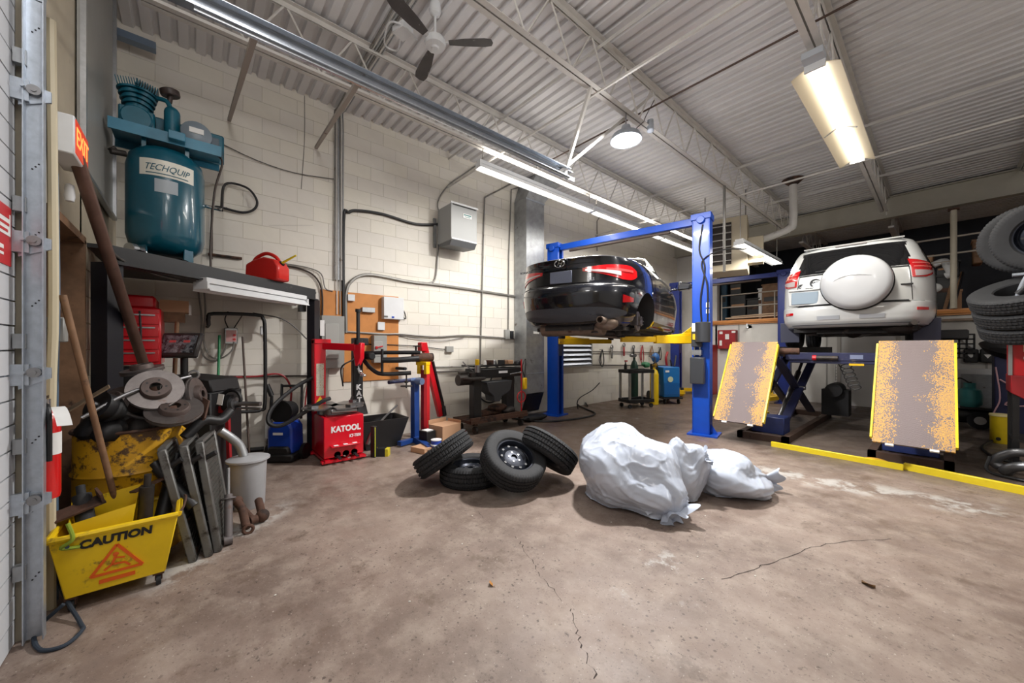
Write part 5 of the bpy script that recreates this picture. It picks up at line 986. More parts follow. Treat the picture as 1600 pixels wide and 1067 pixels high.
class Car:
    def __init__(s, name, label, loc, rz, K, paint, glassz, pill, arches, **kw):
        s.t = T(name, label, 'car', loc, rz); s.body = P('body', carbody(K, **kw), [paint, glass, black], s.t, smooth=35)
        cs = []
        for y, r in arches: cs.append(MB().cyl((-1.3, y, .32), (-.56, y, .32), r, n=40)); cs.append(MB().cyl((.56, y, .32), (1.3, y, .32), r, n=40))
        bpy.context.view_layer.update(); cut(s.body, cs); me = s.body.data
        for p in me.polygons:
            c, n = p.center, p.normal; p.material_index = 0
            if glassz[0] < c.z < glassz[1] and n.z < .95 and not pill(c, n): p.material_index = 1
            if any(abs(math.hypot(c.y-y, c.z-.32)-r) < .02 or math.hypot(c.y-y, c.z-.32) < r-.02 for y, r in arches) and c.z < .9 and abs(c.x) < .905 and abs(n.x) < .97 and math.hypot(c.y-(arches[0][0] if c.y < 2 else arches[1][0]), c.z-.32) < r+.01: p.material_index = 2
            if c.z < K[0][0]+.02: p.material_index = 2
        s.bvh = BVHTree.FromPolygons([v.co.copy() for v in me.vertices], [tuple(p.vertices) for p in me.polygons])
    def hit(s, o, d):
        loc, n, i, dist = s.bvh.ray_cast(V(o), V(d).normalized())
        return loc, n
    def wrap(s, name, a0, a1, zlo, zhi, m, off=.008, ay=1.0, nu=16, nv=6, label=None, parent=None, th=.012):
        # patch on the rear: angle a (degrees from straight back, + = right), heights as functions of u
        pts = []
        for i in range(nu+1):
            for j in range(nv+1):
                u, v = i/nu, j/nv; a = math.radians(a0+(a1-a0)*u); z = (zlo(u) if callable(zlo) else zlo)*(1-v)+(zhi(u) if callable(zhi) else zhi)*v
                d = V((math.sin(a), -math.cos(a), 0)); o = V((0, ay, z))+d*4; h, n = s.hit(o, -d)
                pts.append(h+d*off if h else V((0, ay, z))+d*.8)
        fs = [(i*(nv+1)+j, (i+1)*(nv+1)+j, (i+1)*(nv+1)+j+1, i*(nv+1)+j+1) for i in range(nu) for j in range(nv)]
        n_ = len(pts); ins = [p+(V((0, ay, p.z))-p).normalized()*th for p in pts]; mb = MB(); rim = [(i*(nv+1)) for i in range(nu+1)]+[nu*(nv+1)+j for j in range(1, nv+1)]+[i*(nv+1)+nv for i in range(nu-1, -1, -1)]+[j for j in range(nv-1, 0, -1)]
        mb.add(pts+ins, fs+[(rim[k], rim[(k+1) % len(rim)], n_+rim[(k+1) % len(rim)], n_+rim[k]) for k in range(len(rim))])
        return P(name, mb, m, parent or s.t, smooth=30, label=label)
    def ry(s, x, z): return s.hit((x, -3, z), (0, 1, 0))[0].y
    def side(s, name, sx, pts, w_, m, off=.004):
        mb = MB(); P_ = catmull([V((0, y, z)) for y, z in pts], 6); vs = []
        for i, p in enumerate(P_):
            tg = (P_[min(i+1, len(P_)-1)]-P_[max(i-1, 0)]).normalized(); nn_ = V((0, -tg.z, tg.y))*w_/2
            for q in (p-nn_, p+nn_):
                h, n = s.hit((sx*3, q.y, q.z), (-sx, 0, 0)); vs.append(h+V((sx*off, 0, 0)) if h else V((sx*.9, q.y, q.z)))
        return P(name, MB().add(vs, [(2*i, 2*i+1, 2*i+3, 2*i+2) for i in range(len(P_)-1)]), m, s.t, smooth=60)
cpaint = mat('car_black_paint', (14, 17, 26), .22, metal=.3, coat=1.); lampr = mat('lamp_red', (196, 8, 18), .15, coat=1., spec=.8); lampc = mat('lamp_clear', (186, 172, 172), .12, coat=1.)
gap = mat('panel_gap', (6, 6, 8), .6); plast = mat('bumper_plastic', (58, 61, 68), .45)
SED = [(.20, .3, 4.55, .76), (.25, .16, 4.68, .84), (.34, .05, 4.76, .885), (.48, .0, 4.8, .905), (.62, -.02, 4.82, .915), (.70, .0, 4.81, .917), (.74, .035, 4.78, .917), (.86, .05, 4.66, .91), (.97, .06, 4.35, .892), (1.04, .045, 3.95, .865), (1.075, .03, 3.7, .84), (1.09, .06, 3.62, .825), (1.105, .5, 3.56, .79), (1.14, .78, 3.46, .765), (1.2, 1.0, 3.3, .735), (1.3, 1.3, 3.02, .69), (1.39, 1.66, 2.72, .635), (1.44, 1.98, 2.5, .585), (1.465, 2.2, 2.36, .4)]
def pill_sed(c, n): return (abs(n.x) > .28 and n.y < -.3) or (abs(c.y-2.5) < .04 and abs(n.x) > .6) or (abs(n.x) > .3 and n.y > .55) or (abs(n.x) > .5 and c.y < 1.15)
sy = V((-.758+.1076, .652+.125, 0))*4.78-RV*.17
sed = Car('saloon_car', 'dark blue-black saloon car raised on the bright blue lift, seen from behind', (sy.x, sy.y, 1.49), math.radians(17), SED, cpaint, (1.11, 1.435), pill_sed, ((1.02, .37), (3.82, .37)))
for sx in (-1, 1):
    l = sed.wrap('tail_lamp', sx*17, sx*66, lambda u: .895-.1*min(1, u*1.6)+.06*max(0, (u-.75)/.25)**2, lambda u: .94+.045*math.sin(min(1, u*1.2)*PI/2)-.055*max(0, (u-.75)/.25)**2, lampr, .012)
    sed.wrap('clear_band', sx*19, sx*46, lambda u: .9-.06*u, lambda u: .915-.02*u+.0*u, lampc, .017, nv=2, parent=l, th=.004)
    sed.wrap('inner_glow', sx*34, sx*60, lambda u: .9, lambda u: .93, mat('lamp_red_bright', (255, 70, 70), .15, coat=1), .016, nv=2, parent=l, th=.004)
    sed.wrap('reflector', sx*47, sx*60, lambda u: .5+.02*u, lambda u: .6-.03*u, lampr, .008, nv=3)
sed.wrap('diffuser', -53, 53, lambda u: .26+.1*abs(2*u-1)**3, lambda u: .44-.05*abs(2*u-1)**4, plast, .006, nu=40)
sed.wrap('plate_recess', -22, 22, .755, lambda u: .93-.03*abs(2*u-1)**4, mat('recess_black', (10, 11, 14), .3, coat=.6), .005, nu=20)
sed.wrap('bumper_line', -62, 62, .722, .735, gap, .004, nu=40, nv=1, th=.002)  # bumper gap, with the crease's shadow line put into the dark colour
sed.wrap('lid_line', -30, 30, 1.0, 1.006, gap, .003, nu=20, nv=1, th=.002)
sed.wrap('chrome_strip', -19, 19, lambda u: .945-.008*abs(2*u-1), lambda u: .958-.008*abs(2*u-1), mat('strip_dark_chrome', (80, 86, 96), .15, 1.), .012, nu=20, nv=2)
P('number_plate', MB().box((0, sed.ry(0, .84)-.012, .84), (.31, .012, .155)), mat('plate_blank', (112, 120, 140), .5), sed.t, bev=.004)
em = P('emblem', MB().ring((0, -.012, 1.01), .046, .005, 32, 6, ax='Y'), chrome, sed.t)
for v in em.data.vertices: v.co.x *= 1.5
text('H', .075, chrome, em, frm((0, -.012, 1.01), (1, 0, 0), (0, 0, 1)), .003, .0, sx=1.3, shear=.35)
text('SONATA', .04, mat('badge_grey', (110, 116, 128), .25, 1.), sed.t, frm((-.52, .035, .955), (1, -.12, 0), (0, 0, 1)), .002, .0005, sx=1.3)
text('GLS', .05, chrome, sed.t, frm((.42, .012, .775), (1, .12, 0), (0, 0, 1)), .002, .0005)
P('antenna_fin', MB().prism([(0, 0), (.14, 0), (.03, .07), (.01, .075)], -.012, .012, frm((0, 1.75, 1.42), (0, 1, 0), (0, 0, 1))), cpaint, sed.t)
P('mirror', MB().prism([(0, 0), (.2, .01), (.23, .12), (.02, .16)], -.08, .08, frm((.97, 3.1, .98), (1, 0, 0), (0, 0, 1))).box((.9, 3.18, 1.02), (.1, .06, .04)), cpaint, sed.t, bev=.02, seg=2)
P('mirror', MB().prism([(0, 0), (.16, .01), (.18, .1), (.02, .13)], -.07, .07, frm((-1.1, 3.15, 1.0), (1, 0, 0), (0, 0, 1))).box((-.9, 3.18, 1.02), (.1, .06, .04)), cpaint, sed.t, bev=.02, seg=2)
for sx in (-1, 1):
    sed.side('door_gap', sx, [(1.45, 1.05), (1.42, .8), (1.5, .5), (1.62, .34)], .008, gap); sed.side('door_gap', sx, [(2.5, 1.06), (2.5, .6), (2.5, .32)], .008, gap); sed.side('door_gap', sx, [(3.45, 1.0), (3.5, .7), (3.42, .34)], .008, gap)
    sed.side('chrome_sill', sx, [(.95, 1.085), (2.2, 1.1), (3.5, 1.06)], .02, chrome); sed.side('sill_trim', sx, [(1.5, .28), (2.5, .27), (3.4, .28)], .06, plast)
    for y in (1.75, 2.75): P('door_handle', MB().box((sx*.905, y, .87), (.03, .16, .025)), cpaint, sed.t, bev=.008)
def carwheel(car, x, y, z, R, w_, side, parts='wheel'):
    t = P('wheel', tyre_mb(R, w_, R*.64, 90), rub, car.t, smooth=30); t.location = (x, y, z); t.rotation_euler = (0, side*PI/2, 0)
    mb = MB().lathe([(R*.66, w_*.4), (R*.6, w_*.38), (R*.56, w_*.2), (R*.2, w_*.3), (R*.08, w_*.32), (0, w_*.32)], 30, cap=False)
    for k in range(5): mb.bar((R*.12*math.cos(k*1.2566), R*.12*math.sin(k*1.2566), w_*.36), (R*.6*math.cos(k*1.2566), R*.6*math.sin(k*1.2566), w_*.36), .05, .02)
    r = P('rim', mb, alum, t); P('inner_rim', MB().lathe([(R*.66, -w_*.42), (R*.6, -w_*.3), (R*.58, 0), (R*.3, .0), (0, .0)], 30, cap=False), iron, t); P('brake_disc', MB().cyl((0, 0, -.02), (0, 0, -.04), R*.45, n=24), disc, t)
for sx in (-1, 1):
    for y in (1.02, 3.82):
        w_ = P('brake_disc', MB().cyl((sx*.72, y, .3), (sx*.745, y, .3), .14, n=30).cyl((sx*.72, y, .3), (sx*.79, y, .3), .07, n=20).box((sx*.72, y-.12, .32), (.09, .08, .16)), disc, sed.t); mb = MB()
        for k in range(5): mb.cyl((sx*.78, y+.05*math.cos(k*1.257), .3+.05*math.sin(k*1.257)), (sx*.81, y+.05*math.cos(k*1.257), .3+.05*math.sin(k*1.257)), .007, n=6)
        P('wheel_stud', mb, steel, w_, kind='stuff')
        P('wheel_liner', MB().grid(lambda u, v: (sx*(.55+.2*v), y+.365*math.cos(PI*u), .3+.365*math.sin(PI*u)), 20, 1), black, sed.t)
um = mat('under_dark', (40, 38, 38), .7, var=.3, dirt=(84, 74, 66), damt=.4)
P('underbody', MB().box((0, 2.4, .19), (1.3, 3.6, .05)).box((0, .55, .22), (.7, .55, .12)).box((0, 2.4, .15), (.25, 3., .06)).box((-.45, 2.3, .16), (.06, 2.8, .05)).box((.45, 2.3, .16), (.06, 2.8, .05)), um, sed.t)
P('muffler', MB().cyl((-.45, .42, .2), (.45, .42, .2), .11, n=20).tube([(-.1, .5, .18), (0, 1.2, .15), (.05, 2.4, .12), (0, 3.4, .14)], .035), mat('exhaust_steel', (128, 112, 100), .5, .6, var=.3, dirt=(84, 66, 56), damt=.4), sed.t)
P('exhaust_tip', MB().lathe([(.04, 0), (.045, .0), (.045, .16), (.036, .16), (.036, .02)], 20, tm(.52, .2, .27, PI/2, 0, 0), cap=False).ball((.5, .35, .24), (.16, .14, .09)), mat('exhaust_steel', (128, 112, 100)), sed.t)
P('rear_axle', MB().bar((-.7, 1.0, .16), (.7, 1.0, .16), .08, .07).bar((.3, .9, .14), (.75, 1.1, .12), .04, .03).bar((-.3, .9, .14), (-.75, 1.1, .12), .04, .03).cyl((.5, .9, .1), (.5, .9, .45), .045).cyl((-.5, .9, .1), (-.5, .9, .45), .045), iron, sed.t)
P('tow_hook', MB().ring((.35, .35, .13), .04, .012, 16, 6), iron, sed.t)
# ---- white off-roader on the scissor lift
wpaint = mat('car_white_paint', (204, 206, 205), .28, coat=.8)
SUV = [(.30, .25, 4.2, .80), (.34, .1, 4.3, .87), (.42, .02, 4.38, .905), (.52, .0, 4.4, .92), (.60, .0, 4.4, .922), (.655, .01, 4.4, .922), (.675, .05, 4.38, .92), (.8, .06, 4.36, .92), (.95, .075, 4.25, .915), (1.06, .09, 4.0, .905), (1.13, .105, 3.55, .895), (1.2, .135, 3.3, .87), (1.3, .18, 3.1, .835), (1.42, .25, 2.92, .79), (1.54, .33, 2.7, .745), (1.61, .39, 2.5, .70), (1.65, .47, 2.3, .63), (1.67, .7, 2.1, .45)]
def pill_suv(c, n): return abs(c.x) > (.80-(c.z-1.1)*.42) and n.y < -.25 or (abs(n.x) > .5 and c.y < .5) or (abs(c.y-1.25) < .05 and abs(n.x) > .5) or (abs(c.y-2.2) < .04 and abs(n.x) > .5) or (abs(n.x) > .3 and n.y > .55)
SX, SY, SZ = -.89, 7.35, 1.405
suv = Car('off_roader', 'white off-roader with spare wheel cover on the scissor lift, seen from behind', (SX, SY, SZ), math.radians(4), SUV, wpaint, (1.17, 1.575), pill_suv, ((.98, .42), (3.5, .42)), er=6., ef=4.)
for sx in (-1, 1):
    l = suv.wrap('tail_lamp', sx*37, sx*58, lambda u: 1.0+.06*max(0, u-.45)**1.2*2 if sx else 1, lambda u: 1.27-.05*u, lampr, .012, ay=1.05)
    suv.wrap('clear_lens', sx*38.5, sx*56, lambda u: 1.015+.07*u*u, lambda u: 1.1, lampc, .02, ay=1.05, parent=l, th=.008, nv=2)
    for z in (1.145, 1.2): suv.wrap('lamp_band', sx*38.5, sx*56, z, z+.014, mat('lamp_pink', (236, 120, 112), .2, coat=1.), .018, ay=1.05, parent=l, nv=1, th=.006)
    suv.wrap('reflector', sx*37, sx*46.5, .535, .575, lampr, .008, ay=1.05, nv=2)
    suv.wrap('bumper_pad', sx*6, sx*20, .44, lambda u: .5, mat('bumper_silver', (176, 180, 186), .35, .3), .012, ay=1.05, nv=2)
    suv.wrap('quarter_line', sx*35.6, sx*36, .68, 1.27, gap, .005, ay=1.05, nu=1, nv=10, th=.002)
suv.wrap('bumper_gap', -33.5, 33.5, .655, .685, black, .01, ay=1.05, nu=30, nv=2)
suv.wrap('step_line', -44, 44, .665, .671, gap, .004, ay=1.05, nu=30, nv=1, th=.002)
suv.wrap('lower_lip', -42, 42, .36, .375, mat('lip_grey', (120, 122, 126), .4), .006, ay=1.05, nu=30, nv=1)
suv.wrap('glass_trim', -36, 36, 1.15, 1.172, black, .004, ay=1.05, nu=30, nv=1, th=.003)
sp = P('spare_cover', MB().lathe([(0, .2), (.2, .196), (.32, .175), (.37, .14), (.39, .09), (.39, .0), (.375, -.02), (.0, -.02)], 64), mat('cover_white', (186, 188, 191), .32, coat=.7), suv.t); sp.location = (.07, -.02, .96); sp.rotation_euler = (PI/2, 0, 0)
P('cover_lip', MB().ring((.07, .0, .96), .39, .016, 64, 8, ax='Y').cyl((.07, .0, .96), (.07, .12, .96), .3, n=32), black, suv.t)
P('cover_crease', MB().tube([(-.16, -.212, .99), (-.06, -.223, 1.04), (.08, -.225, 1.055), (.24, -.217, 1.03)], .004), mat('cover_white', (186, 188, 191)), suv.t)
yq = suv.ry(-.53, .8)
P('number_plate', MB().box((-.53, yq-.03, .8), (.34, .02, .19)), mat('plate_blue_grey', (136, 152, 166), .5), suv.t, bev=.006)
P('plate_frame', MB().box((-.53, yq-.005, .8), (.42, .04, .24)).box((-.53, yq-.02, .93), (.42, .06, .03)), wpaint, suv.t, bev=.01)
bk1 = mat('badge_dark', (52, 54, 58), .4); y1, y2 = suv.ry(-.6, 1.0)-.008, suv.ry(-.45, 1.03)-.008
b1 = P('badge', MB().ring((-.57, y1, 1.0), .03, .006, 24, 6, ax='Y').ring((-.57, y1, 1.006), .014, .005, 20, 6, ax='Y'), bk1, suv.t)
for v in b1.data.vertices: v.co.x = -.57+(v.co.x+.57)*1.6
P('badge_bar', MB().tube([(-.605, y1, 1.012), (-.57, y1, 1.018), (-.535, y1, 1.012)], .005), bk1, b1)
b2 = P('round_sticker', MB().ring((-.4, y2, 1.03), .062, .007, 32, 6, ax='Y').ring((-.4, y2, 1.03), .05, .003, 32, 6, ax='Y'), bk1, suv.t); text('RAV4', .038, bk1, b2, frm((-.4, y2-.004, 1.042), (1, 0, 0), (0, 0, 1)), .001, .002)
P('sticker_star', MB().bar((-.44, y2, 1.0), (-.36, y2, 1.01), .01, .006).bar((-.4, y2, .98), (-.4, y2, 1.02), .01, .006), bk1, b2)
text('TYPE S', .05, bk1, suv.t, frm((-.46, y2-.006, .94), (1, 0, 0), (0, 0, 1)), .001, .003, shear=.4)
P('door_handle', MB().box((.58, suv.ry(.58, .9)-.004, .9), (.14, .03, .02)), black, suv.t); P('brake_light', MB().box((.0, .4, 1.61), (.36, .08, .025)), mat('lamp_grey', (150, 146, 146), .3), suv.t, bev=.006)
P('spoiler', MB().prism([(-.58, 0), (.58, 0), (.54, .14), (-.54, .14)], 0, .022, tm(0, .39, 1.615)), wpaint, suv.t, bev=.014, seg=2)
P('rear_wiper', MB().cyl((-.4, .1, 1.2), (.05, .13, 1.23), .009), black, suv.t)
for sx in (-1, 1):
    P('roof_rail', MB().tube([(sx*.56, .95, 1.655), (sx*.56, 1.05, 1.69), (sx*.55, 1.8, 1.69), (sx*.53, 2.0, 1.655)], .013), alum, suv.t)
    P('mirror', MB().ball((sx*1.0, 3.0, 1.12), (.12, .08, .09)), wpaint, suv.t)
    P('mud_flap', MB().box((sx*.8, .62, .27), (.27, .012, .34)), mat('flap_navy', (52, 54, 74), .5), suv.t, bev=.004)
    for y in (.98, 3.5): carwheel(suv, sx*.78, y, .355, .355, .23, sx)
    for y in (1.3, 2.22): suv.side('door_gap', sx, [(y, 1.12), (y, .6), (y, .36)], .008, gap)
P('underbody', MB().box((0, 2.2, .3), (1.4, 3.8, .08)).box((0, .5, .3), (.8, .4, .14)), um, suv.t); P('rear_axle', MB().cyl((-.72, .98, .3), (.72, .98, .3), .05).ball((0, .98, .3), .13).bar((-.4, .98, .27), (-.65, 1.6, .25), .06, .04).bar((.4, .98, .27), (.65, 1.6, .25), .06, .04), iron, suv.t)
P('muffler', MB().ball((.5, .45, .3), (.24, .22, .1)).tube([(.5, .6, .3), (.3, .9, .28), (.1, 2, .25), (0, 3, .25)], .035).cyl((.62, .3, .33), (.66, .1, .36), .035), mat('exhaust_dark', (74, 68, 64), .5, .5, var=.3), suv.t)
P('tow_bar', MB().bar((-.6, .35, .3), (.6, .35, .3), .05, .05).box((-.2, .5, .26), (.4, .3, .06)), blackm, suv.t)
for i in range(7): P('suspension_part', MB().bar((random.uniform(-.6, .6), random.uniform(.3, 1.2), random.uniform(.2, .3)), (random.uniform(-.6, .6), random.uniform(.4, 1.4), random.uniform(.2, .32)), .05, .04), iron, suv.t)
# ---- scissor lift
def tread_plate():
    m = bpy.data.materials.new('worn_tread_plate'); m.use_nodes = True; nt = m.node_tree; N = nt.nodes; L = nt.links; b = N['Principled BSDF']
    g = N.new('ShaderNodeTexCoord').outputs['Object']; sep = N.new('ShaderNodeSeparateXYZ'); L.new(g, sep.inputs[0])
    def M_(op, a, c=0.):
        r = N.new('ShaderNodeMath'); r.operation = op
        for i, q in enumerate((a, c)):
            if isinstance(q, (int, float)): r.inputs[i].default_value = q
            else: L.new(q, r.inputs[i])
        return r.outputs[0]
    nz = N.new('ShaderNodeTexNoise'); nz.inputs['Scale'].default_value = 5; nz.inputs['Detail'].default_value = 5; L.new(g, nz.inputs['Vector'])
    mp = N.new('ShaderNodeMapping'); mp.inputs['Scale'].default_value = (120, 84, 1); mp.inputs['Rotation'].default_value = (0, 0, .0); L.new(g, mp.inputs['Vector'])
    vo = N.new('ShaderNodeTexVoronoi'); vo.inputs['Scale'].default_value = 1; vo.inputs['Randomness'].default_value = .35; L.new(mp.outputs[0], vo.inputs['Vector'])
    ax = M_('ABSOLUTE', M_('ADD', sep.outputs[0], M_('MULTIPLY', M_('SUBTRACT', nz.outputs['Fac'], .5), .3)))
    wear = N.new('ShaderNodeMapRange'); wear.interpolation_type = 'SMOOTHSTEP'; wear.inputs[1].default_value = .05; wear.inputs[2].default_value = .27; wear.inputs[3].default_value = -.15; wear.inputs[4].default_value = .82; L.new(ax, wear.inputs[0])
    cs = N.new('ShaderNodeSeparateColor'); L.new(vo.outputs['Color'], cs.inputs[0])
    keep = M_('LESS_THAN', M_('ADD', cs.outputs[0], M_('MULTIPLY', M_('SUBTRACT', nz.outputs['Fac'], .5), -1.2)), wear.outputs[0])
    dot = M_('LESS_THAN', vo.outputs['Distance'], .5); f = M_('MULTIPLY', keep, dot)
    mx = N.new('ShaderNodeMix'); mx.data_type = 'RGBA'; L.new(f, mx.inputs[0]); mx.inputs[6].default_value = (*lin((110, 98, 98)), 1); mx.inputs[7].default_value = (*lin((206, 156, 66)), 1)
    L.new(mx.outputs[2], b.inputs['Base Color']); b.inputs['Roughness'].default_value = .42; b.inputs['Metallic'].default_value = .25
    bp = N.new('ShaderNodeBump'); bp.inputs['Strength'].default_value = .7; bp.inputs['Distance'].default_value = .004; bp.invert = True; L.new(vo.outputs['Distance'], bp.inputs['Height']); L.new(bp.outputs[0], b.inputs['Normal'])
    return m
tp = tread_plate(); ny = mat('ramp_edge_yellow', (240, 214, 40), .4, var=.08); pf = mat('platform_dark', (58, 56, 60), .5, .4, var=.25, dirt=(104, 78, 60), damt=.45)
def scissor(x0, x1, label, bx0, bx1):
    xc, w_ = (x0+x1)/2, x1-x0; t = T('scissor_lift', label, 'car lift', (xc, 6.9, 0)); bc, bw_ = (bx0+bx1)/2-xc, bx1-bx0
    P('platform', MB().box((0, 2.2, 1.33), (w_, 4.4, .12)), pf, t, bev=.004); P('platform_edge', MB().box((-w_/2+.01, 2.2, 1.41), (.02, 4.4, .04)).box((w_/2-.01, 2.2, 1.41), (.02, 4.4, .04)), pf, t)
    a, b = V((0, -.0, 1.5)), V((0, -.78, .3)); M_ = frm(a.lerp(b, .5), (1, 0, 0), a-b); L_ = (a-b).length
    r = P('ramp', MB().box((0, 0, 0), (w_, L_, .03)), tp, t); r.matrix_local = M_
    P('edge_rail', MB().box((-w_/2-.01, 0, 0), (.02, L_-.1, .06)), ny, r, label='bright yellow ramp edge'); P('edge_rail', MB().box((w_/2+.01, 0, 0), (.02, L_-.1, .06)), ny, r, label='bright yellow ramp edge')
    for x in (-w_*.27, w_*.27): P('roller', MB().box((x, -L_/2-.012, .0), (.07, .025, .03)), white, r)
    for x in (-w_*.3, w_*.3): P('hinge', MB().cyl((x-.06, .02, 1.4), (x+.06, .02, 1.4), .022), rust, t)
    P('base_frame', MB().box((bc-bw_/2+.04, 1.3, .05), (.08, 3.3, .1)).box((bc+bw_/2-.04, 1.3, .05), (.08, 3.3, .1)).box((bc, -.3, .05), (bw_, .1, .1)).box((bc, 2.9, .05), (bw_, .1, .1)), mat('base_rust', (88, 70, 62), .6, .3, var=.25, dirt=(56, 46, 42), damt=.4), t)
    for s in (-1, 1):
        x = bc*.6+s*(min(w_, bw_)/2-.1)
        P('scissor_arm', MB().bar((x, .1, .14), (x, 2.5, 1.26), .12, .05), navy, t, bev=.004); P('scissor_arm', MB().bar((x-s*.06, 2.5, .14), (x-s*.06, .1, 1.26), .12, .05), navy, t, bev=.004)
        P('pivot', MB().cyl((x-.08, 1.3, .7), (x+.08, 1.3, .7), .035), steel, t)
    P('hydraulic_box', MB().box((bc, .12, .2), (bw_-.22, .34, .26)), mat('hyd_blue', (46, 60, 116), .4, var=.3, dirt=(110, 106, 110), damt=.3), t, bev=.01)
    P('cylinder', MB().cyl((bc, .6, .2), (bc, 1.9, .95), .045).cyl((bc, 1.9, .95), (bc, 2.3, 1.2), .025), steel, t); return t
scissor(-2.3, -1.66, 'left scissor lift platform with hanging worn yellow ramp, under the white vehicle', -2.12, -1.46)
scissor(-.54, .1, 'right scissor lift platform with hanging worn yellow ramp, under the white vehicle', -.62, .1)
t = T('cross_tool_rail', 'dark sliding jack beam with red and yellow parts spanning the two scissor platforms', 'jack beam', (-1.1, 7.35, 1.2)); P('beam', MB().box((0, 0, .08), (1.1, .16, .12)).box((0, -.02, 0), (1.0, .1, .05)), navy, t, bev=.006); P('pump', MB().cyl((-.15, -.1, .06), (.1, -.1, .06), .035), iron, t); P('red_cap', MB().cyl((-.2, -.1, .06), (-.15, -.1, .06), .04), red, t); P('label', MB().box((.3, -.085, .08), (.14, .004, .06)), mat('label_bluegrey', (120, 130, 160)), t); P('yellow_block', MB().box((.3, -.06, -.03), (.16, .06, .03)), yel, t)
G('rusty_roller', MB().cyl((-1.98, 7.0, 1.36), (-1.42, 7.05, 1.36), .05, n=16), rust, 'rusty steel tube lying at the near end of the left platform', 'pipe')
G('coiled_air_line', MB().tube([V((-.95+.07*math.cos(i*1.25)+.004*i, 7.36+.0*i, 1.2-.012*i+.05*math.sin(i*1.25))) for i in range(34)], .007, 6, 3), black, 'black coiled air line hanging between the scissor platforms', 'hose')
G('pump_unit', MB().box((-1.35, 9.6, .35), (.4, .35, .5)).cyl((-1.35, 9.3, .6), (-1.35, 9.75, .6), .13), black, 'black pump unit standing behind the left scissor lift', 'pump')
G('wheel_dolly', MB().box((-2.35, 8.3, .12), (.3, .5, .08)).box((-2.35, 8.1, .2), (.16, .14, .24)).cyl((-2.4, 8.0, .05), (-2.3, 8.0, .05), .05), yel, 'yellow dolly on the floor behind the left ramp', 'dolly')
# floor cable cover
ca, cb, cc = fl(1205, 697), fl(1412, 735), fl(1600, 775); dz = V((0, 0, .02)); nrm = V((0, .06, 0))
t = G('cable_cover', MB().bar(ca+dz, cb+dz, .03, .1), ny, 'left length of the yellow cable cover on the floor in front of the ramps', 'cable cover', bev=.006)
t = G('cable_cover', MB().bar(cb+dz+nrm, cc+dz+nrm+(cc-cb)*.3, .04, .12), ny, 'right length of the yellow cable cover, slightly higher, reaching the picture edge', 'cable cover', bev=.006)
o = G('rubber_bump', MB().ball((0, 0, 0), (.14, .1, .05), 20, 10), mat('bump_yellow', (226, 170, 60), .6, var=.2), 'worn yellow rounded hump behind the joint of the cable covers', 'hump'); o.location = fl(1368, 722)
# ================================================================ REAR WALL, STORAGE LOFT, RIGHT EDGE
def atY(x, y, Y): return at(x, y, Y=Y)
def yb(x0, y0, x1, y1, Y, dep, m, name, label=None, cat=None, parent=None, bev=.004, group=None):
    a, b = atY(x0, y0, Y), atY(x1, y1, Y); mb = MB().box(((a.x+b.x)/2, Y+dep/2, (a.z+b.z)/2), (abs(b.x-a.x), dep, abs(a.z-b.z)))
    return G(name, mb, m, label, cat, group, bev=bev) if label else P(name, mb, m, parent, bev=bev)
# storage loft railing
t = T('loft_railing', 'steel pipe railing along the edge of the storage loft', 'railing', (-2.9, 12.15, 2.24))
railm = mat('rail_paint', (168, 160, 150), .5, .2)
for z in (.38, .74): P('rail', MB().cyl((-1.45, 0, z), (1.1, 0, z), .018), railm, t)
for x in (-1.45, -.1, 1.1): P('post', MB().cyl((x, 0, 0), (x, 0, .76), .018), railm, t)
t = T('loft_post', 'tall cream pipe post with level rails at the loft edge', 'post', (.17, 12.1, 2.24))
P('post', MB().cyl((0, 0, 0), (0, 0, 2.1), .05, n=14), mat('post_cream', (190, 182, 164), .5, var=.1), t); P('clamp', MB().box((0, 0, 2.08), (.16, .1, .04)), rust, t)
for z in (1.15, 1.5): P('rail', MB().cyl((-1.2, 0, z), (1.6, 0, z+.02), .02), railm, t)
P('rail', MB().cyl((-1.2, 0, 1.0), (.0, 0, 1.0), .012), railm, t)
random.seed(33)
cols = [(('black', black), 'black'), (('brown', card), 'brown'), (('dark', blackm), 'dark grey'), (('wood', wood), 'wooden'), (('teal', mat('crate_teal', (36, 66, 84), .6)), 'teal'), (('white', white), 'white')]
loft = [(1121, 446, 1135, 500, 4, 'tall teal cabinet at the left end of the storage loft'), (1140, 462, 1165, 490, 2, 'large dark machine standing behind the loft railing'), (1166, 468, 1186, 492, 0, 'black drum shape behind the middle of the loft railing'), (1190, 446, 1222, 486, 3, 'wooden crate behind the right part of the loft railing'), (1140, 444, 1158, 462, 0, 'black box stacked on the large dark machine'), (1184, 452, 1190, 490, 5, 'white upright panel between the drum and the wooden crate'),
        (1440, 402, 1458, 428, 1, 'brown carton on the loft behind the right rear lamp'), (1462, 412, 1500, 432, 2, 'long grey bundle on the loft beside the rag'), (1462, 432, 1490, 462, 0, 'black box on the loft below the rag'), (1520, 376, 1536, 410, 3, 'tall wooden shelf frame beyond the cream post'), (1488, 455, 1503, 474, 1, 'crumpled brown cardboard at the foot of the cream post')]
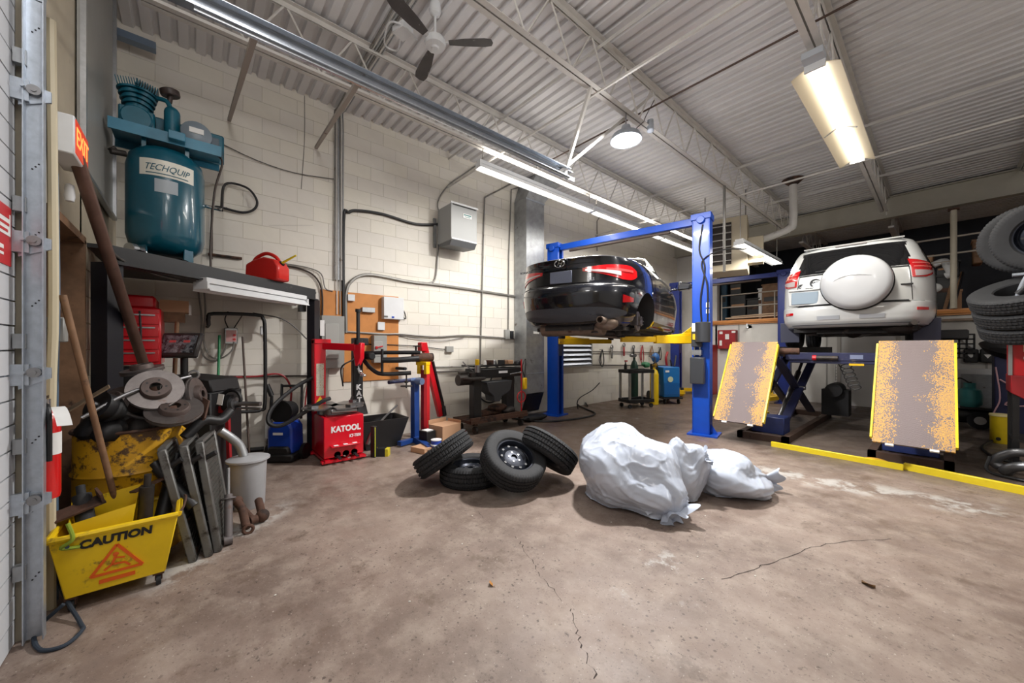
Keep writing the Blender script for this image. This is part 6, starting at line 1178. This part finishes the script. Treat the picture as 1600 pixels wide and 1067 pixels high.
for i, (x0, y0, x1, y1, c, lb) in enumerate(loft):
    (nm, m), cn = cols[c]; Y = 12.6; a, b = atY(x0, y0, Y), atY(x1, y1, Y); z0 = 2.2 if b.z < 2.75 else b.z; t = T('loft_box', lb, 'storage box', ((a.x+b.x)/2, Y+.25, z0)); w_, h = b.x-a.x, a.z-z0
    P('case', MB().box((0, 0, h/2), (w_, .45, h)), m, t, bev=.02); P('lid', MB().box((0, 0, h+.01), (w_+.03, .47, .04)), m, t, bev=.006); P('strip', MB().box((0, -.23, h*.6), (w_*.8, .012, h*.12)), [blackm, card, rust][i % 3], t)
a = atY(1480, 416, 12.5); G('rag', MB().tube([a+V((-.2, 0, .06)), a+V((-.05, 0, .12)), a+V((0, -.1, 0)), a+V((.05, -.12, -.18)), a+V((-.02, -.1, -.22))], .07, 10, 5), white, 'white rag hanging over the grey bundle on the loft', 'rag')
for i in range(5): a = atY(1476+i*3, 466, 12.45); b = atY(1493+i*2.5, 425, 12.75); G('loft_plank', MB().bar((a.x, 12.4, 2.22), b, .06, .03), [wood, blackm, galvd, wood, blackm][i], ['short wooden lath leaning on the loft, leftmost of five', 'black lath leaning on the loft, second of five', 'grey metal lath leaning on the loft, middle of five', 'brown lath leaning on the loft, fourth of five', 'dark lath leaning on the loft nearest the cream post'][i], 'lath')
G('loft_board', MB().bar((-4.3, 12.35, 2.3), (-2.2, 12.5, 2.34), .14, .04).bar((-4.2, 12.55, 2.36), (-2.3, 12.4, 2.4), .12, .03), mat('board_pale', (206, 178, 150), .7, var=.15), 'pale loose boards lying along the loft edge behind the railing', 'board')
# beneath the loft
t = T('first_aid_cabinet', 'red steel wall cabinet with white stickers beneath the loft, right of the blue post', 'cabinet')
yb(1121, 516, 1149, 545, 12.0, .2, red2, 'cabinet', parent=t, bev=.01); yb(1124, 518, 1129, 522, 11.995, .004, paper, 'sticker', parent=t); yb(1124, 532, 1128, 540, 11.995, .004, paper, 'sticker', parent=t); yb(1133, 522, 1139, 530, 11.995, .004, paper, 'sticker', parent=t); yb(1143, 517, 1149, 520, 11.99, .02, paper, 'handle', parent=t)
t = T('red_locker', 'tall red steel locker between the two blue lifts on the rear wall', 'locker', (-4.75, 11.95, 0)); P('cabinet', MB().box((0, 0, .75), (.55, .45, 1.5)), mat('locker_red', (160, 34, 28), .5, var=.1), t, bev=.008); P('door', MB().box((0, -.23, .4), (.5, .02, .7)).box((0, -.23, 1.12), (.5, .02, .66)), mat('locker_red', (160, 34, 28)), t); P('handle', MB().box((.18, -.25, 1.0), (.02, .02, .12)), steel, t)
t = T('wall_calendar', 'white calendar sheet with printed grid on the wall behind the scissor lift', 'calendar'); a, b = atY(1304, 566, BY-.012), atY(1344, 600, BY-.012); P('sheet', MB().box(((a.x+b.x)/2, BY-.01, (a.z+b.z)/2), (b.x-a.x, .006, a.z-b.z)), paper, t)
mb = MB()
for i in range(6): mb.box(((a.x+b.x)/2, BY-.0145, b.z+(a.z-b.z)*(.15+i*.15)), ((b.x-a.x)*.92, .002, .008))
for i in range(8): mb.box((a.x+(b.x-a.x)*(.04+i*.13), BY-.0145, (a.z+b.z)/2), (.006, .002, (a.z-b.z)*.8))
P('print', mb, cwire, t, kind='stuff')
S('door_2', MB().box((-1.15, BY-.02, 1.0), (.95, .04, 2.0)), mat('door_paint', (208, 208, 208), .5), bev=.004)
P('door_frame', MB().box((-1.66, BY-.03, 1.0), (.07, .06, 2.05)).box((-.64, BY-.03, 1.0), (.07, .06, 2.05)), mat('door_trim', (176, 172, 168), .5), bpy.data.objects['door_2'])
def cart(name, label, loc, rz, L_, W_, H_, tray):
    t = T(name, label, 'cart', loc, rz); 
    for z, n in ((H_, 'top_tray'), (.16, 'bottom_tray')): P(n, MB().box((0, 0, z-.02), (L_, W_, .02)).box((0, W_/2, z+.01), (L_, .02, .08)).box((0, -W_/2, z+.01), (L_, .02, .08)).box((L_/2, 0, z+.01), (.02, W_, .08)).box((-L_/2, 0, z+.01), (.02, W_, .08)), tray, t, bev=.006)
    for x in (-1, 1):
        for y in (-1, 1): P('leg', MB().box((x*(L_/2-.03), y*(W_/2-.03), H_/2+.07), (.045, .045, H_-.15)), alum if name == 'utility_cart' else blackm, t); P('caster', MB().cyl((x*(L_/2-.05), y*(W_/2-.05)-.015, .05), (x*(L_/2-.05), y*(W_/2-.05)+.015, .05), .05, n=14), rub, t)
    return t
cart('utility_cart', 'two-tier black cart with pale legs below the saloon car', (-4.75, 8.0, 0), 1.2, .7, .42, .85, black)
G('cart_item', lump((.09, .12, .07), 12), mat('glove_green', (40, 110, 70), .6), 'green bottle shape standing on the two-tier cart', 'bottle').location = (-4.7, 8.35, 1.0)
t = T('spray_bottle', 'black spray bottle at the left end of the two-tier cart', 'bottle', (-4.86, 7.72, .86)); P('bottle', MB().lathe([(0, 0), (.035, 0), (.035, .14), (.015, .18), (.015, .22), (0, .22)], 14), black, t); P('nozzle', MB().box((0, .02, .24), (.03, .09, .03)), red, t)
cart('service_cart', 'black service cart between the two hanging ramps at the rear', (-.62, 11.3, 0), .1, .6, .4, .95, black)
# welder cart
t = T('welder', 'blue welding machine on wheels by the wall under the saloon car', 'welder', (-4.7, 9.3, 0), .95)
P('cabinet', MB().box((0, 0, .55), (.42, .7, .75)), mat('welder_blue', (28, 110, 180), .4, coat=.2), t, bev=.012); P('front_panel', MB().box((0, -.356, .38), (.4, .012, .3)), mat('welder_blue2', (22, 92, 160), .4), t); P('badge', MB().cyl((-.04, -.36, .62), (-.04, -.366, .62), .07, n=24), mat('badge_cream', (206, 214, 180), .5), t); P('label', MB().box((-.12, -.36, .82), (.1, .006, .05)), paper, t)
P('base', MB().box((0, 0, .15), (.5, .85, .04)), blackm, t)
for x in (-.26, .26): P('wheel', MB().cyl((x-.02, .34, .13), (x+.02, .34, .13), .13, n=20), rub, t); P('caster', MB().cyl((x*.7-.015, -.34, .06), (x*.7+.015, -.34, .06), .06, n=14), rub, t)
P('torch_cable', MB().tube([(.1, -.3, .95), (.25, -.1, 1.2), (.3, .1, .8), (.26, -.1, .5), (.25, .1, .9), (.15, 0, 1.1)], .018), black, t); P('clamp', MB().tube([(0, -.1, .95), (-.02, -.1, 1.15), (.05, -.05, 1.3)], .03), red2, t)
t = T('gas_cylinder', 'yellow gas cylinder standing left of the blue welder', 'gas cylinder', (-4.68, 8.72, 0)); P('bottle', MB().lathe([(0, 0), (.1, 0), (.105, .02), (.105, .75), (.07, .85), (.03, .88), (.03, .93), (0, .93)], 20), mat('cyl_yellow', (220, 186, 20), .4, var=.08), t); P('valve', MB().cyl((0, 0, .93), (0, 0, 1.0), .02).cyl((-.05, 0, .97), (.06, 0, .97), .018).cyl((.05, .0, .97), (.06, -.05, 1.0), .035), mat('brass', (180, 140, 60), .3, .9), t)
t = T('oxygen_cylinder', 'dark green gas bottle with gauges behind the two-tier cart', 'gas cylinder', (-5.1, 8.5, 0)); P('bottle', MB().lathe([(0, 0), (.09, 0), (.095, .02), (.095, .95), (.06, 1.05), (.03, 1.1), (.03, 1.2), (0, 1.2)], 20), mat('cyl_green', (26, 60, 48), .45, var=.2), t); P('gauge', MB().cyl((.0, -.0, 1.2), (.08, -.1, 1.22), .045).cyl((0, 0, 1.2), (-.05, -.1, 1.22), .04), steel, t)
t = T('torch_rack', 'cluttered dark welding torch rack between the gas cylinder and the blue welder', 'rack', (-4.85, 8.98, 0)); P('frame', MB().box((0, 0, .5), (.1, .12, 1.0)).box((0, 0, .04), (.35, .3, .05)), blackm, t); P('hose_bundle', MB().ring((.06, -.02, .75), .14, .03, ax='X').ring((.08, .02, .62), .13, .025, ax='X').ring((.05, 0, .9), .12, .025, ax='X'), hose, t); P('torch', MB().tube([(.05, 0, 1.0), (.1, -.1, 1.15), (.05, -.3, 1.2)], .02), steel, t); P('mask', MB().ball((.0, .12, 1.15), (.1, .12, .13)), mat('mask_blue', (36, 90, 150), .4), t)
# lower wall on the right: brace, dispensers, crate
t = T('wall_brace', 'weathered wooden shelf brace on the white rear wall right of the ramp', 'brace'); a, b = atY(1482, 500, BY-.06), atY(1568, 505, BY-.06); P('rail', MB().bar((a.x-.1, BY-.05, a.z), (b.x+.2, BY-.05, a.z), .1, .05), mat('brace_wood', (140, 122, 108), .7, var=.2), t); c = atY(1565, 528, BY-.06); P('strut', MB().bar((b.x-.35, BY-.05, a.z-.02), (b.x+.1, BY-.05, a.z-.5), .08, .05), mat('brace_wood', (140, 122, 108)), t)
c, d = atY(1530, 530, BY-.05), atY(1548, 572, BY-.05); P('lower_strut', MB().bar((c.x-.25, BY-.045, c.z+.05), (d.x+.1, BY-.045, d.z), .05, .04), white, t)
for i, (x, lb) in enumerate(((1517, 'black and white soap dispenser on the rear wall, left of two'), (1543, 'black soap dispenser on the rear wall, right of two'))):
    a = atY(x, 556, BY-.03); t = T('soap_dispenser', lb, 'dispenser', (a.x, BY-.005, a.z)); P('body', MB().box((0, -.05, 0), (.2, .1, .28)), black, t, bev=.02); P('window', MB().prism([(-.05, .03), (.05, .03), (0, -.05)], 0, .008, frm((0, -.1, 0), (1, 0, 0), (0, 0, 1))), paper, t)
t = T('plastic_crate', 'black perforated plastic grid hanging behind the top of the right ramp', 'crate', (.16, 9.9, 1.44)); mb = MB()
for i in range(6): mb.box((-.2+i*.08, 0, 0), (.025, .02, .4)); mb.box((0, 0, -.2+i*.08), (.42, .02, .025))
P('grid', mb, black, t, smooth=0); P('hanger', MB().cyl((0, .02, -.2), (0, .02, -1.44), .02), blackm, t); P('lamp_head', MB().box((-.02, -.12, .2), (.32, .2, .16)), mat('lamp_dark', (58, 58, 60), .5), t, bev=.02)
t = T('jack_stand_rack', 'light grey steel adjustable stand right of the white vehicle', 'stand', (.12, 9.9, 0)); a = .0
P('post', MB().box((-.2, .3, .95), (.06, .06, 1.9)), galvd, t); P('top_plate', MB().box((-.2, .3, 1.92), (.18, .12, .03)), galvd, t); P('strut', MB().bar((-.5, .3, 1.3), (-.2, .3, 1.55), .05, .04).bar((-.5, .3, 1.75), (-.22, .3, 1.5), .05, .04), galvd, t); P('foot', MB().box((-.2, .3, .02), (.4, .3, .04)), galvd, t)
# teal tank on a portable compressor
t = T('portable_compressor', 'portable black compressor with a wheel on the floor right of the ramp', 'compressor', (.42, 10.5, 0)); P('tank', MB().cyl((-.2, 0, .2), (.35, 0, .2), .13, n=20).ball((-.2, 0, .2), .13).ball((.35, 0, .2), .13), black, t); P('wheel', MB().cyl((.02, -.19, .15), (.02, -.15, .15), .15, n=24), rub, t); P('hub', MB().cyl((.02, -.195, .15), (.02, -.19, .15), .07, n=16), alum, t); P('frame', MB().box((0, .0, .35), (.4, .25, .04)), blackm, t)
t = T('propane_tank', 'teal gas tank with a collar standing on the portable compressor', 'gas cylinder', (.33, 10.45, .37)); P('bottle', MB().lathe([(0, 0), (.1, .0), (.145, .05), (.15, .12), (.15, .22), (.13, .3), (.06, .34), (0, .35)], 28), mat('tank_teal', (70, 150, 150), .4, var=.08), t); P('collar', MB().lathe([(.07, .33), (.075, .33), (.075, .42), (.07, .42)], 16, cap=False), mat('tank_teal', (70, 150, 150)), t); P('valve', MB().cyl((0, 0, .35), (0, 0, .44), .025).tube([(0, 0, .42), (-.12, -.03, .5), (-.2, 0, .36)], .012), blackm, t); P('weld_seam', MB().ring((0, 0, .17), .15, .004), mat('tank_teal', (70, 150, 150)), t)
t = T('white_cabinet', 'low white metal cabinet behind the teal tank', 'cabinet', (.45, 11.7, 0)); P('cabinet', MB().box((0, 0, .5), (.5, .4, 1.0)), white, t, bev=.01); P('grille', MB().box((0, -.21, .55), (.4, .01, .7)), galvd, t)
G('plastic_pan', MB().lathe([(.0, 0), (.3, .02), (.38, .12), (.4, .13), (.32, .03), (0, .02)], 24, tm(.78, 10.2, 1.28, .3, .2)), black, 'black drain pan tilted on top of the navy cabinet', 'pan')
t = T('navy_cabinet', 'navy cabinet with wires in front, right of the teal tank', 'cabinet', (.82, 10.2, 0)); P('cabinet', MB().box((0, 0, .64), (.5, .5, 1.26)), mat('cabinet_navy', (30, 34, 72), .5), t, bev=.01); P('label', MB().box((-.0, -.255, .85), (.2, .006, .1)), grey, t)
P('wiring', MB().tube([(-.2, -.27, .9), (.0, -.35, .7), (-.15, -.3, .5), (.15, -.35, .55), (.05, -.3, .85)], .012).tube([(-.24, -.28, 1.1), (-.2, -.32, .6), (-.26, -.3, .3), (-.1, -.32, .1)], .01), mat('wire_pink', (190, 150, 160), .5), t)
t = T('yellow_canister', 'yellow canister standing on the floor left of the black tool stand', 'canister', (.58, 9.1, 0)); P('shell', MB().lathe([(0, 0), (.1, 0), (.105, .02), (.105, .4), (.0, .4)], 24), mat('canister_yellow', (206, 180, 20), .4, var=.1), t); P('lid', MB().cyl((0, 0, .4), (0, 0, .43), .112, n=24), mat('lid_cream', (220, 206, 150), .5), t); P('port', MB().cyl((-.03, -.11, .07), (-.03, -.095, .07), .025), black, t)
# red cabinet on black stand
t = T('red_tool_cabinet', 'red steel cabinet with stickers on a black stand at the right picture edge', 'cabinet', (.52, 7.1, 0)); P('cabinet', MB().box((.32, .3, 1.42), (.62, .5, .66)), red, t, bev=.01); P('lower_bin', MB().prism([(0, 0), (.62, 0), (.62, -.28), (.2, -.34), (.0, -.2)], -.02, .5, frm((.0, .48, 1.1), (1, 0, 0), (0, 0, 1))), red2, t, bev=.006)
for z, h, m in ((1.66, .05, paper), (1.56, .04, white), (1.42, .1, mat('sticker_pale', (230, 226, 190), .5, var=.3, scale=30, dirt=(50, 60, 50), damt=.4, dscale=25)), (1.3, .03, paper)): P('sticker', MB().box((.22, .045, z), (.26, .006, h)), m, t)
P('round_badge', MB().cyl((.26, .05, 1.2), (.26, .042, 1.2), .06, n=20), mat('badge_teal', (90, 190, 200), .4), t)
P('edge_strip', MB().box((.0, .05, 1.42), (.03, .03, .64)), alum, t)
for x in (.04, .6):
    for y in (.08, .52): P('leg', MB().box((x, y, .54), (.05, .05, 1.08)), blackm, t)
P('shelf', MB().box((.32, .3, .35), (.6, .5, .03)), blackm, t)
for i, (x, m, lb, h) in enumerate(((.6, mat('bottle_olive', (120, 120, 30), .5), 'olive bottle on the red cabinet at the right edge, leftmost of three', .2), (.7, yel, 'yellow bottle on the red cabinet between the olive and green ones', .16), (.8, mat('bottle_green', (96, 120, 100), .5), 'grey-green bottle on the red cabinet at the right edge', .14))):
    t = T('bottle', lb, 'bottle', (x, 7.3, 1.752)); P('bottle', MB().lathe([(0, 0), (.04, 0), (.042, h*.7), (.015, h*.85), (.015, h), (0, h)], 14), m, t); P('cap', MB().cyl((0, 0, h), (0, 0, h+.02), .018), black, t)
t = T('coolant_jug', 'blue and yellow jug hanging on the black stand at the right edge', 'jug', (.72, 7.1, .84)); P('jug', MB().box((0, 0, 0), (.16, .1, .26)), mat('jug_blue', (30, 100, 190), .4), t, bev=.02); P('rim', MB().box((0, -.01, .12), (.17, .1, .05)), yel, t, bev=.01)
c0 = V((.52, 6.75, 0))
t = T('exhaust_pipes', 'two bent grey exhaust pipes on a dark frame at the lower right edge', 'exhaust pipe', c0); ep = mat('exhaust_grey', (120, 122, 126), .35, .7, var=.2)
P('pipe', MB().tube([(.6, 0, .12), (.2, -.02, .16), (.02, .0, .13), (-.06, .04, .06), (-.03, .1, .05)], .05, 12, 6), ep, t); P('pipe', MB().tube([(.6, .2, .2), (.1, .18, .26), (-.06, .2, .2), (-.12, .22, .1), (-.08, .2, .06)], .045, 12, 6), ep, t); P('frame', MB().tube([(-.16, .1, .18), (-.18, .0, .04), (.0, -.12, .02), (.5, -.2, .02)], .015), blackm, t)
G('power_cable', MB().tube([fl(1552, 690)+V((0, 0, .02)), fl(1536, 700)+V((0, 0, .02)), fl(1545, 712)+V((0, 0, .02)), fl(1570, 722)+V((0, 0, .02)), fl(1595, 724)+V((0, 0, .02))], .018, 8, 6), hose, 'black cable lying on the floor below the yellow canister', 'cable')
# tyre rack
t = T('tyre_rack', 'galvanised pipe rack with a bent front tube holding tyres at the upper right', 'rack', (.5, 6.6, 0))
P('bent_tube', MB().tube([(-.04, .1, 1.55), (.0, -.0, 1.8), (.04, -.05, 2.02), (.1, -.1, 2.2), (.28, -.2, 2.55), (.34, -.22, 2.65)], .022, 12, 5), galv, t); P('second_tube', MB().tube([(.06, .0, 1.98), (.12, -.04, 2.14), (.34, -.1, 2.5)], .02, 12, 4), galv, t)
P('front_rail', MB().cyl((-.06, .1, 1.55), (1.0, .1, 1.55), .022), galv, t); P('rear_rail', MB().cyl((-.06, .7, 1.55), (1.0, .7, 1.55), .022), galv, t); P('side_rail', MB().cyl((-.02, .1, 1.55), (-.02, .7, 1.55), .02).cyl((.95, .1, 1.55), (.95, .7, 1.55), .02), galv, t)
for x in (.95,):
    for y in (.1, .7): P('post', MB().cyl((x, y, 0), (x, y, 3.0), .025), galv, t)
P('clamp', MB().cyl((.03, -.04, 1.98), (.07, -.06, 2.04), .032), blackm, t); P('upper_rail', MB().cyl((.0, .1, 2.2), (.95, .1, 2.2), .02), galv, t); P('upper_rail', MB().cyl((.0, .7, 2.2), (.95, .7, 2.2), .02), galv, t)
tn = V((-.22, -.38, .9)).normalized(); tp0 = V((.6, 6.78, 2.0))
for i, (loc, n, lb) in enumerate((((.72, 6.76, 2.6), (-.35, -1, -.15), 'big tyre on edge in the rack at the upper right corner, nearest the camera'), ((.64, 7.0, 2.62), (-.35, -1, -.15), 'tyre on edge in the rack behind the nearest one'), (tp0, tn, 'top tyre of the tilted stack in the rack'), (tp0-tn*.175, tn, 'middle tyre of the tilted stack in the rack'), (tp0-tn*.35, tn, 'bottom tyre of the tilted stack in the rack'))):
    tyre('tyre', lb, loc, n, R=.37 if i < 2 else .41, w_=.2 if i < 2 else .17, ri=.21, rim=(i == 0))
